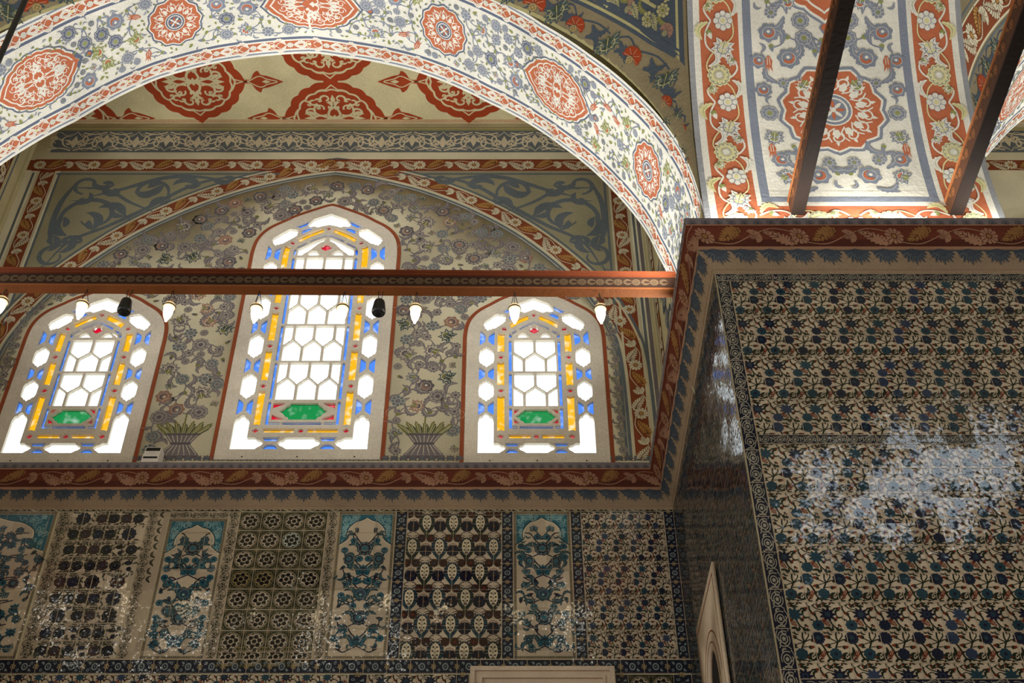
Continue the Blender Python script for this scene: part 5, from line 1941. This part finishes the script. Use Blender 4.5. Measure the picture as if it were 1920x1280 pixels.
    for s0, v0, r0, k0 in FL:
        if k0:
            o.put(LOTUS, s0, v0, r0 * 1.02, r=2.4, sy=r0 * .66, cm=cmap('teal', 'khaki', 'greendk', 'greendk'), dl=2, warp=W)
        else:
            o.put(CARN, s0, v0 - r0 * .1, r0 * 1.0, r=0, sy=r0 * .62, cm=cmap('brick', 'pink', 'olive', 'olive'), dl=2, warp=W)
    # grey strip along the arch
    o.rect(0, 0, 75, .03, 'khaki', 1.2, 40)
    return tag(o.build(name, fn, keep=pend_keep), label, 'pendentive', 'structure')


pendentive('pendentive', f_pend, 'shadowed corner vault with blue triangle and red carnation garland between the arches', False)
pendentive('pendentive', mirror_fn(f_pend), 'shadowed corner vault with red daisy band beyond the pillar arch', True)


def mirr_left(fn):
    def g(V, L):
        P = fn(V, L); P[:, 0] = 2 * XC - P[:, 0]
        return P
    return g


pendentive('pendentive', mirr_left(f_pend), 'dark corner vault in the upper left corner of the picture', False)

# ------------------------------------------------------------------ ceiling of the window bay
CM = medallion(.6, .6, 18, .1, ('brick', 'ceil', 'brick', 'ceil'), 2, ARAB, .1)
CM = Orn()
ARAB_BOLD = arab(w=.07, big=1.12)
_m = medallion(.66, .62, 18, .09, ('brick', 'brick', 'brick', 'ceil'), 2, ARAB_BOLD, .09)
CM.put(_m)
aa = np.linspace(0, 2 * PI, 181)
rf = lambda a: (1 / math.sqrt((math.cos(a) / .585) ** 2 + (math.sin(a) / .545) ** 2)) * (1 + .04 * abs(math.sin(9 * a)))
CM.strip(np.array([[math.cos(x) * rf(x), math.sin(x) * rf(x)] for x in aa]), np.array([[math.cos(x) * rf(x) * .95, math.sin(x) * rf(x) * .95] for x in aa]), 'ceil', 3)
fin = Orn()     # finial: stem and trefoil pointing to +u
fin.strip(cat([(0, .13), (.12, .05), (.26, .04), (.33, .15), (.4, .2), (.44, .13), (.55, .1), (.78, .0)], 5), cat([(0, -.13), (.12, -.05), (.26, -.04), (.33, -.15), (.4, -.2), (.44, -.13), (.55, -.1), (.78, .0)], 5), 'brick', 2)
fin.stroke(cat([(.0, .05), (.2, 0), (.4, .1), (.52, .05), (.68, 0), (.52, -.05), (.4, -.1), (.2, 0), (0, -.05)], 5), .018, 'ceil', 3)
fin.poly([(.44, .0), (.5, .035), (.58, 0), (.5, -.035)], 'ceil', 3)


def bay_ceiling(name, fn, label):
    o = Orn()
    o.rect(XL, 9.9, XP, YB, 'ceil', 0, 12, 3)
    for y in (12.13, 12.165):
        o.rect(XL, y, XP, y + .012, 'brick', 1)
    for k in range(-2, 3):
        x = -2.66 + k * 2.12
        for s in (1, -1):
            pass
    for i, (x, y) in enumerate([(-2.66, 12.1), (-2.66, 10.7), (-6.9, 12.1), (1.58, 12.1), (-6.9, 10.7), (1.58, 10.7), (-4.78, 11.4), (-.54, 11.4)]):
        T = Orn(); T.put(CM)
        if y < 12:
            o.put(T, x, y, 1)
        else:
            V, L, lo, sz, co = CM.flat()
            V = V + [x, y]
            V[:, 1] = np.minimum(V[:, 1], 12.12)
            o.raw(V, L, lo, sz, co)
        for s in (1, -1):
            if y == 11.4 and ((x < -3 and s > 0) or (x > -1 and s < 0)) or y != 11.4:
                V, L, lo, sz, co = fin.flat()
                V = V * [s, 1] + [x + s * .62, y]
                V[:, 1] = np.minimum(V[:, 1], 12.12)
                V[:, 0] = np.clip(V[:, 0], XL, XP)
                o.raw(V, L + .5, lo, sz, co)
    return tag(o.build(name, fn), label, 'ceiling', 'structure')


f_ceil = lambda V, L: np.c_[V[:, 0], V[:, 1], 17.52 - LAY * L]
bay_ceiling('ceiling', f_ceil, 'cream vault ceiling with brick red arabesque medallions over the window bay')
bay_ceiling('ceiling', mirror_fn(f_ceil), 'strip of cream ceiling with red medallions beyond the pillar')

# second bay back wall paint (seen at the right edge)
o = Orn()
o.rect(XP2, 16.36, 9.5, 16.6, 'rust', 1, 4); band(o, line_cv((XP2 + .1, 16.48), (9.4, 16.48)), .86, red_band(period=.86, w=.23), dl=3)
o.rect(XP2 + .25, 16.79, 9.5, 17.33, 'slate', 1, 4)
x = 5.5
k = 0
while x < 9.3:
    o.put(pal, x, 17.06, .95, sy=(.95 if k % 2 == 0 else -.95), cm=dict(a='pale')); x += .48; k += 1
o.rect(XP2, 17.33, 9.5, 17.42, 'khaki', 1.2)
o.build('painted_frieze', f_back, wall_back)

# side walls of the bay above the cornice
for sx, x, lab in ((1, XP, 'right'), (-1, XL, 'left')):
    o = Orn()
    o.rect(9.95, 10.5, YB, 17.5, 'creamdk', 0, 2, 6)
    for y0, y1, c in ((12.05, 12.1, 'khaki'), (11.5, 11.75, 'rustdk'), (11.4, 11.44, 'khaki'), (11.82, 11.86, 'slate'), (10.3, 10.55, 'rustdk'), (10.62, 10.66, 'slate')):
        o.rect(y0, 10.5, y1, 17.5, c, 1, 1, 4)
    band(o, line_cv((11.62, 10.7), (11.62, 17.2)), .8, RB, dl=2); band(o, line_cv((10.42, 10.7), (10.42, 17.2)), .8, RB, dl=2)
    scatter(o, random.Random(3 + sx), lambda y, z, q: 10.7 + q < y < 11.38 - q, (10.6, 10.6, 11.4, 17.4), [(PEONY, .12, A3, 1), (LOTUS, .15, A1, 1)], 1.0, 600, 'slatedk', cmap('slatedk', 'slate', 'slate', 'slate'), 120, (.15, .25), .5, None, 1, .02)
    fx = (lambda V, L, s=sx, q=x: np.c_[q - s * (.004 + LAY * L), V[:, 0], V[:, 1]])
    w_ = o.build('wall_' + lab, fx)
    tag(w_, 'narrow painted side wall of the window bay on the %s' % lab, 'wall', 'structure')
# ------------------------------------------------------------------ unseen rest of the hall (keeps the light inside)
bm = bmesh.new(); box(bm, -16.5, -14.5, -.3, 18.5, 12.7, 0)
tag(obj('floor', bm, 'brickdk'), 'red carpeted floor of the hall far below', 'floor', 'structure')
bm = bmesh.new(); box(bm, -16.5, -14.5, 18.5, 18.5, 12.26, 18.8)
tag(obj('ceiling', bm, 'creamdk'), 'closed vault high above the hall', 'ceiling', 'structure')
for nm, b in (('wall_rear', (-16.5, -14.8, 0, 18.5, -14.5, 18.5)), ('wall_far_left', (-16.8, -14.5, 0, -16.5, 12.7, 18.5)), ('wall_far_right', (18.5, -14.5, 0, 18.8, 12.7, 18.5))):
    bm = bmesh.new(); box(bm, *b)
    tag(obj(nm, bm, 'creamdk'), 'plain plaster wall of the hall behind the viewer' if 'rear' in nm else 'plain plaster wall closing the hall, ' + nm[5:].replace('_', ' '), 'wall', 'structure')
bm = bmesh.new(); box(bm, -10.3, YP, 0, XL, YB, 18.2)
tag(obj('pillar', bm, 'creamdk'), 'opposite pillar left of the window bay, outside the picture', 'pillar', 'structure')

# ------------------------------------------------------------------ tie beams
BY = 9.25


def tie_front(label):
    root = bpy.data.objects.new('tie_beam', None); COL.objects.link(root)
    root.location = (XC, BY, 10.98)
    root.rotation_euler = (0, math.radians(.55), 0)
    tag(root, label, 'beam', 'thing')
    x0, x1 = -4.62, 4.45
    bm = bmesh.new(); box(bm, x0, -.06, -.13, x1, .07, .02)
    body = obj('beam_body', bm, 'wooddk', root)
    o = Orn()
    x = x0 + .1
    while x < x1 - .05:
        o.put(DAISY, x, -.055, .05, cm=cmap('beamfl', 'wooddk', 'beamfl', 'wooddk'))
        o.put(LEAF, x + .06, -.075, .09, r=.3, cm=cmap('beamfl', 'wooddk', 'wooddk', 'wooddk'))
        o.put(LEAF, x + .06, -.03, .09, r=-.3, sy=-.09, cm=cmap('beamfl', 'wooddk', 'wooddk', 'wooddk'))
        x += .19
    o.build('painted_face', lambda V, L: np.c_[V[:, 0], -.061 - .0008 * L, V[:, 1]], root)['label'] = 'front painted with a row of faded flowers'
    bm = bmesh.new(); box(bm, x0, -.085, .02, x1, .085, .045); box(bm, x0, -.1, .045, x1, .1, .075)
    obj('top_moulding', bm, 'wood', root)
    bm = bmesh.new(); box(bm, x0, -.062, -.155, x1, .062, -.13)
    obj('bottom_board', bm, 'woodlt', root)
    return root


tie_front('long painted wooden tie beam crossing in front of the three windows')


def tie_depth(x, label, y0, y1):
    root = bpy.data.objects.new('tie_beam', None); COL.objects.link(root)
    root.location = (x, y1, 11.05)
    tag(root, label, 'beam', 'thing')
    L_ = y1 - y0
    bm = bmesh.new(); box(bm, -.055, -L_, -.09, .055, 0, .08)
    obj('beam_body', bm, 'beamsd', root)
    o = Orn()
    y = -L_ + .1
    while y < -.1:
        o.put(DAISY, y, 0, .05, cm=cmap('beamor', 'beamsd', 'rust', 'beamsd')); o.put(LEAF, y + .07, 0, .14, r=.3, cm=cmap('beamor', 'beamsd', 'rust', 'beamsd')); y += .24
    o.build('painted_face', lambda V, L: np.c_[-.0556 - .0008 * L, V[:, 0], V[:, 1]], root)['label'] = 'side painted with faded ochre flowers'
    bm = bmesh.new(); box(bm, -.054, -L_, -.11, .075, 0, -.09)
    obj('bottom_board', bm, 'beamshade', root)  # near-black underside: shade below the beam put into the board colour
    bm = bmesh.new(); box(bm, -.065, -L_, .08, .075, 0, .11)
    obj('top_moulding', bm, 'woodlt', root)
    return root


tie_depth(2.94, 'dark wooden tie beam above the left part of the pillar cornice', -.9, 8.44)
tie_depth(4.53, 'dark wooden tie beam above the right part of the pillar cornice', -.9, 8.44)
tie_depth(-4.36, 'dark wooden tie beam crossing the upper left corner of the picture', 3.0, 7.0) if False else None

# ------------------------------------------------------------------ lamps hanging from the beam
LX = [-5.22, -4.37, -3.463, -2.555, -1.661, -.905, .121, 1.01]
LZ = [10.60, 10.55, 10.52, 10.50, 10.50, 10.495, 10.49, 10.49]
WHERE = ['at the left edge of the picture', 'in front of the left window', 'in the gap right of the left window', 'at the left side of the tall window',
         'at the right side of the tall window', 'over flowers right of the tall window', 'in front of the right window', 'nearest the tiled pillar']


def beam_bottom(x):
    return 10.98 - .157 - (x - XC) * math.tan(math.radians(.55))


def make_lamp():
    root = bpy.data.objects.new('hanging_lamp', None); COL.objects.link(root)
    bm = bmesh.new(); lathe(bm, [(.012, .115), (.052, .105), (.062, .085), (.064, .06), (.058, .05), (.048, .055), (.02, .07)], 24)
    col_ = obj('lamp_collar', bm, 'cap_glass', root, True)
    bm = bmesh.new(); lathe(bm, [(.062, .058), (.068, .062), (.068, .072), (.062, .076)], 24)
    obj('rim', bm, 'chain_metal', col_, True)
    bm = bmesh.new(); lathe(bm, [(.03, .068), (.046, .05), (.05, .02), (.047, -.02), (.036, -.07), (.022, -.105), (.014, -.12), (.013, -.135), (.004, -.145)], 24)
    obj('bulb', bm, 'bulb', root, True)
    return root


lamp0 = None
for i, (x, z) in enumerate(zip(LX, LZ)):
    if lamp0 is None:
        lp = lamp0 = make_lamp()
    else:
        lp = lamp0.copy(); COL.objects.link(lp)
        for ch in lamp0.children:
            if ch.name.startswith('chain'):
                continue
            c_ = ch.copy(); COL.objects.link(c_); c_.parent = lp
            for g_ in ch.children:
                d_ = g_.copy(); COL.objects.link(d_); d_.parent = c_
    lp.location = (x, BY, z)
    top = beam_bottom(x) - z
    tag(lp, 'glowing glass lamp hanging under the beam ' + WHERE[i], 'lamp', 'thing', 'glass lamps hanging under the beam')
    bm = bmesh.new()
    for k in range(3):
        a = 2 * PI * k / 3 + .5
        tube(bm, (.06 * math.cos(a), .06 * math.sin(a), .07), (0, 0, top), .0035)
    obj('chain', bm, 'chain_metal', lp)

for i, (x, z, lab) in enumerate([(-3.921, 10.60, 'black cylinder speaker hanging in front of the left window'), (-1.286, 10.585, 'black cylinder speaker hanging by the right side of the middle window')]):
    root = bpy.data.objects.new('hanging_speaker', None); COL.objects.link(root)
    root.location = (x, BY, z)
    tag(root, lab, 'speaker', 'thing', 'black speakers hanging under the beam')
    bm = bmesh.new(); lathe(bm, [(.03, .09), (.048, .085), (.056, .07), (.072, -.05), (.073, -.07), (.066, -.09), (.05, -.1)], 28)
    obj('speaker_body', bm, 'black_plastic', root, True)
    bm = bmesh.new(); lathe(bm, [(.048, -.101), (.05, -.104), (.02, -.108)], 24)
    obj('speaker_grille', bm, 'void', root, True)
    bm = bmesh.new()
    top = beam_bottom(x) - z
    tube(bm, (-.012, 0, .085), (-.02, 0, top), .004); tube(bm, (.014, 0, .085), (.03, 0, top), .004)
    obj('cord', bm, 'black_plastic', root)

# chandelier cable near the viewer
bm = bmesh.new(); tube(bm, (-2.976, 4.0, 18.4), (-2.709, 4.0, 3.0), .017, 10)
cb = obj('chandelier_cable', bm, 'black_plastic')
tag(cb, 'dark chandelier cable hanging across the upper left corner', 'cable', 'thing')

# white device on the cornice
root = bpy.data.objects.new('wall_sensor', None); COL.objects.link(root)
root.location = (-4.245, 12.02, 10.62)
tag(root, 'small white plastic box with dark display on the cornice right of the left window', 'sensor box', 'thing')
bm = bmesh.new()
v = [bm.verts.new(p) for p in ((-.1, -.07, .0), (.1, -.07, .0), (.1, .12, .0), (-.1, .12, .0), (-.1, -.07, .09), (.1, -.07, .09), (.095, -.01, .27), (-.095, -.01, .27), (.095, .12, .27), (-.095, .12, .27))]
for f in ((0, 3, 2, 1), (0, 1, 5, 4), (4, 5, 6, 7), (7, 6, 8, 9), (2, 3, 9, 8), (1, 2, 8, 6, 5), (0, 4, 7, 9, 3)):
    bm.faces.new([v[i] for i in f])
obj('housing', bm, 'white_plastic', root)
def slope(x, t, e=.002):      # point on the tilted face
    return (x, -.07 + .06 * t - e, .09 + .18 * t + e * .3)
bm = bmesh.new()
for a, b_, t0, t1 in ((-.085, .085, .56, .92),):
    q = [bm.verts.new(slope(*p)) for p in ((a, t0), (b_, t0), (b_, t1), (a, t1))]
    q2 = [bm.verts.new(slope(p[0], p[1], -.01)) for p in ((a, t0), (b_, t0), (b_, t1), (a, t1))]
    bm.faces.new(q)
    for k in range(4):
        bm.faces.new((q[k], q2[k], q2[(k + 1) % 4], q[(k + 1) % 4]))
obj('display', bm, 'dark_screen', root)
bm = bmesh.new(); box(bm, -.085, -.074, .055, .085, -.066, .08)
obj('slot', bm, 'void', root)
bm = bmesh.new()
for k, wd_ in ((-.03, .014), (-.008, .01), (.016, .016)):
    q = [bm.verts.new(slope(*p)) for p in ((k, .28), (k + wd_, .28), (k + wd_, .36), (k, .36))]
    bm.faces.new(q)
obj('printed_mark', bm, 'grey', root)


# ------------------------------------------------------------------ marble frames
def frame_bars(bm, fnp, u0, u1, z0, z1, steps):
    """stepped rectangular frame: each step (inset, width, depth)"""
    for ins, wd_, dp in steps:
        a, b_, t = u0 + ins, u1 - ins, z1 - ins
        for q in ((a, z0, a + wd_, t), (b_ - wd_, z0, b_, t), (a + wd_, t - wd_, b_ - wd_, t)):
            P = [fnp(q[0], 0, q[1]), fnp(q[2], dp, q[3])]
            x0, x1 = sorted((P[0][0], P[1][0])); y0, y1 = sorted((P[0][1], P[1][1]))
            box(bm, x0, y0, q[1], x1, y1, q[3])


root = bpy.data.objects.new('window_4', None); COL.objects.link(root)
tag(root, 'top of a pale marble window frame low on the back wall', 'window frame', 'structure')
bm = bmesh.new()
frame_bars(bm, lambda u, d, z: (u, YB - .012 - d, z), -.35, 1.19, 6.0, 8.03, [(0, .05, .07), (.05, .05, .045), (.1, .03, .06), (.13, .1, .03)])
obj('marble_frame', bm, 'stone', root)
bm = bmesh.new(); box(bm, -.13, YB - .02, 6.0, .97, YB - .01, 7.8)
obj('opening_shade', bm, 'void', root)  # flat black sheet painting the shade inside the frame; wall behind is solid

root = bpy.data.objects.new('window_5', None); COL.objects.link(root)
tag(root, 'pale marble frame with an arched dark opening in the side of the pillar', 'window frame', 'structure')
o = Orn()
u0, u1, zt = 10.08, 11.36, 8.03
arcw = [(10.42, 5.5), (10.42, 7.0)] + [(10.70 + .28 * math.cos(a), 7.0 + .42 * math.sin(a)) for a in np.linspace(PI, 0, 14)] + [(10.98, 7.0), (10.98, 5.5)]
V, Fc = plate([(u0, 5.5), (u1, 5.5), (u1, zt), (u0, zt)], [[(p[0], p[1] + (.001 if p[1] == 5.5 else 0)) for p in arcw]], .03)
V = [(XP - .045 + y, x, z) for x, y, z in V]
o.rect(u0 + .1, 5.5, u0 + .104, 7.9, 'creamdk', 1)
o.rect(u0 + .05, 7.93, u1 - .05, 7.945, 'rust', 1); o.rect(u0 + .05, 5.5, u0 + .062, 7.93, 'rust', 1); o.rect(u1 - .062, 5.5, u1 - .05, 7.93, 'rust', 1)
o.stroke([(10.72 + .5 * math.cos(a), 7.0 + .6 * math.sin(a)) for a in np.linspace(PI, 0, 16)], .014, 'rust', 1)
o.stroke([(10.72 + .38 * math.cos(a), 7.0 + .5 * math.sin(a)) for a in np.linspace(PI, 0, 16)], .012, 'rust', 1)
o.build('marble_frame', lambda V, L: np.c_[XP - .046 - LAY * L, V[:, 0], V[:, 1]], root, (V, Fc, 'stone'))
bm = bmesh.new(); box(bm, XP - .012, 10.42, 5.5, XP - .006, 10.98, 7.42)
obj('opening_shade', bm, 'void', root)  # black sheet behind the arch, shade of the recess given as colour
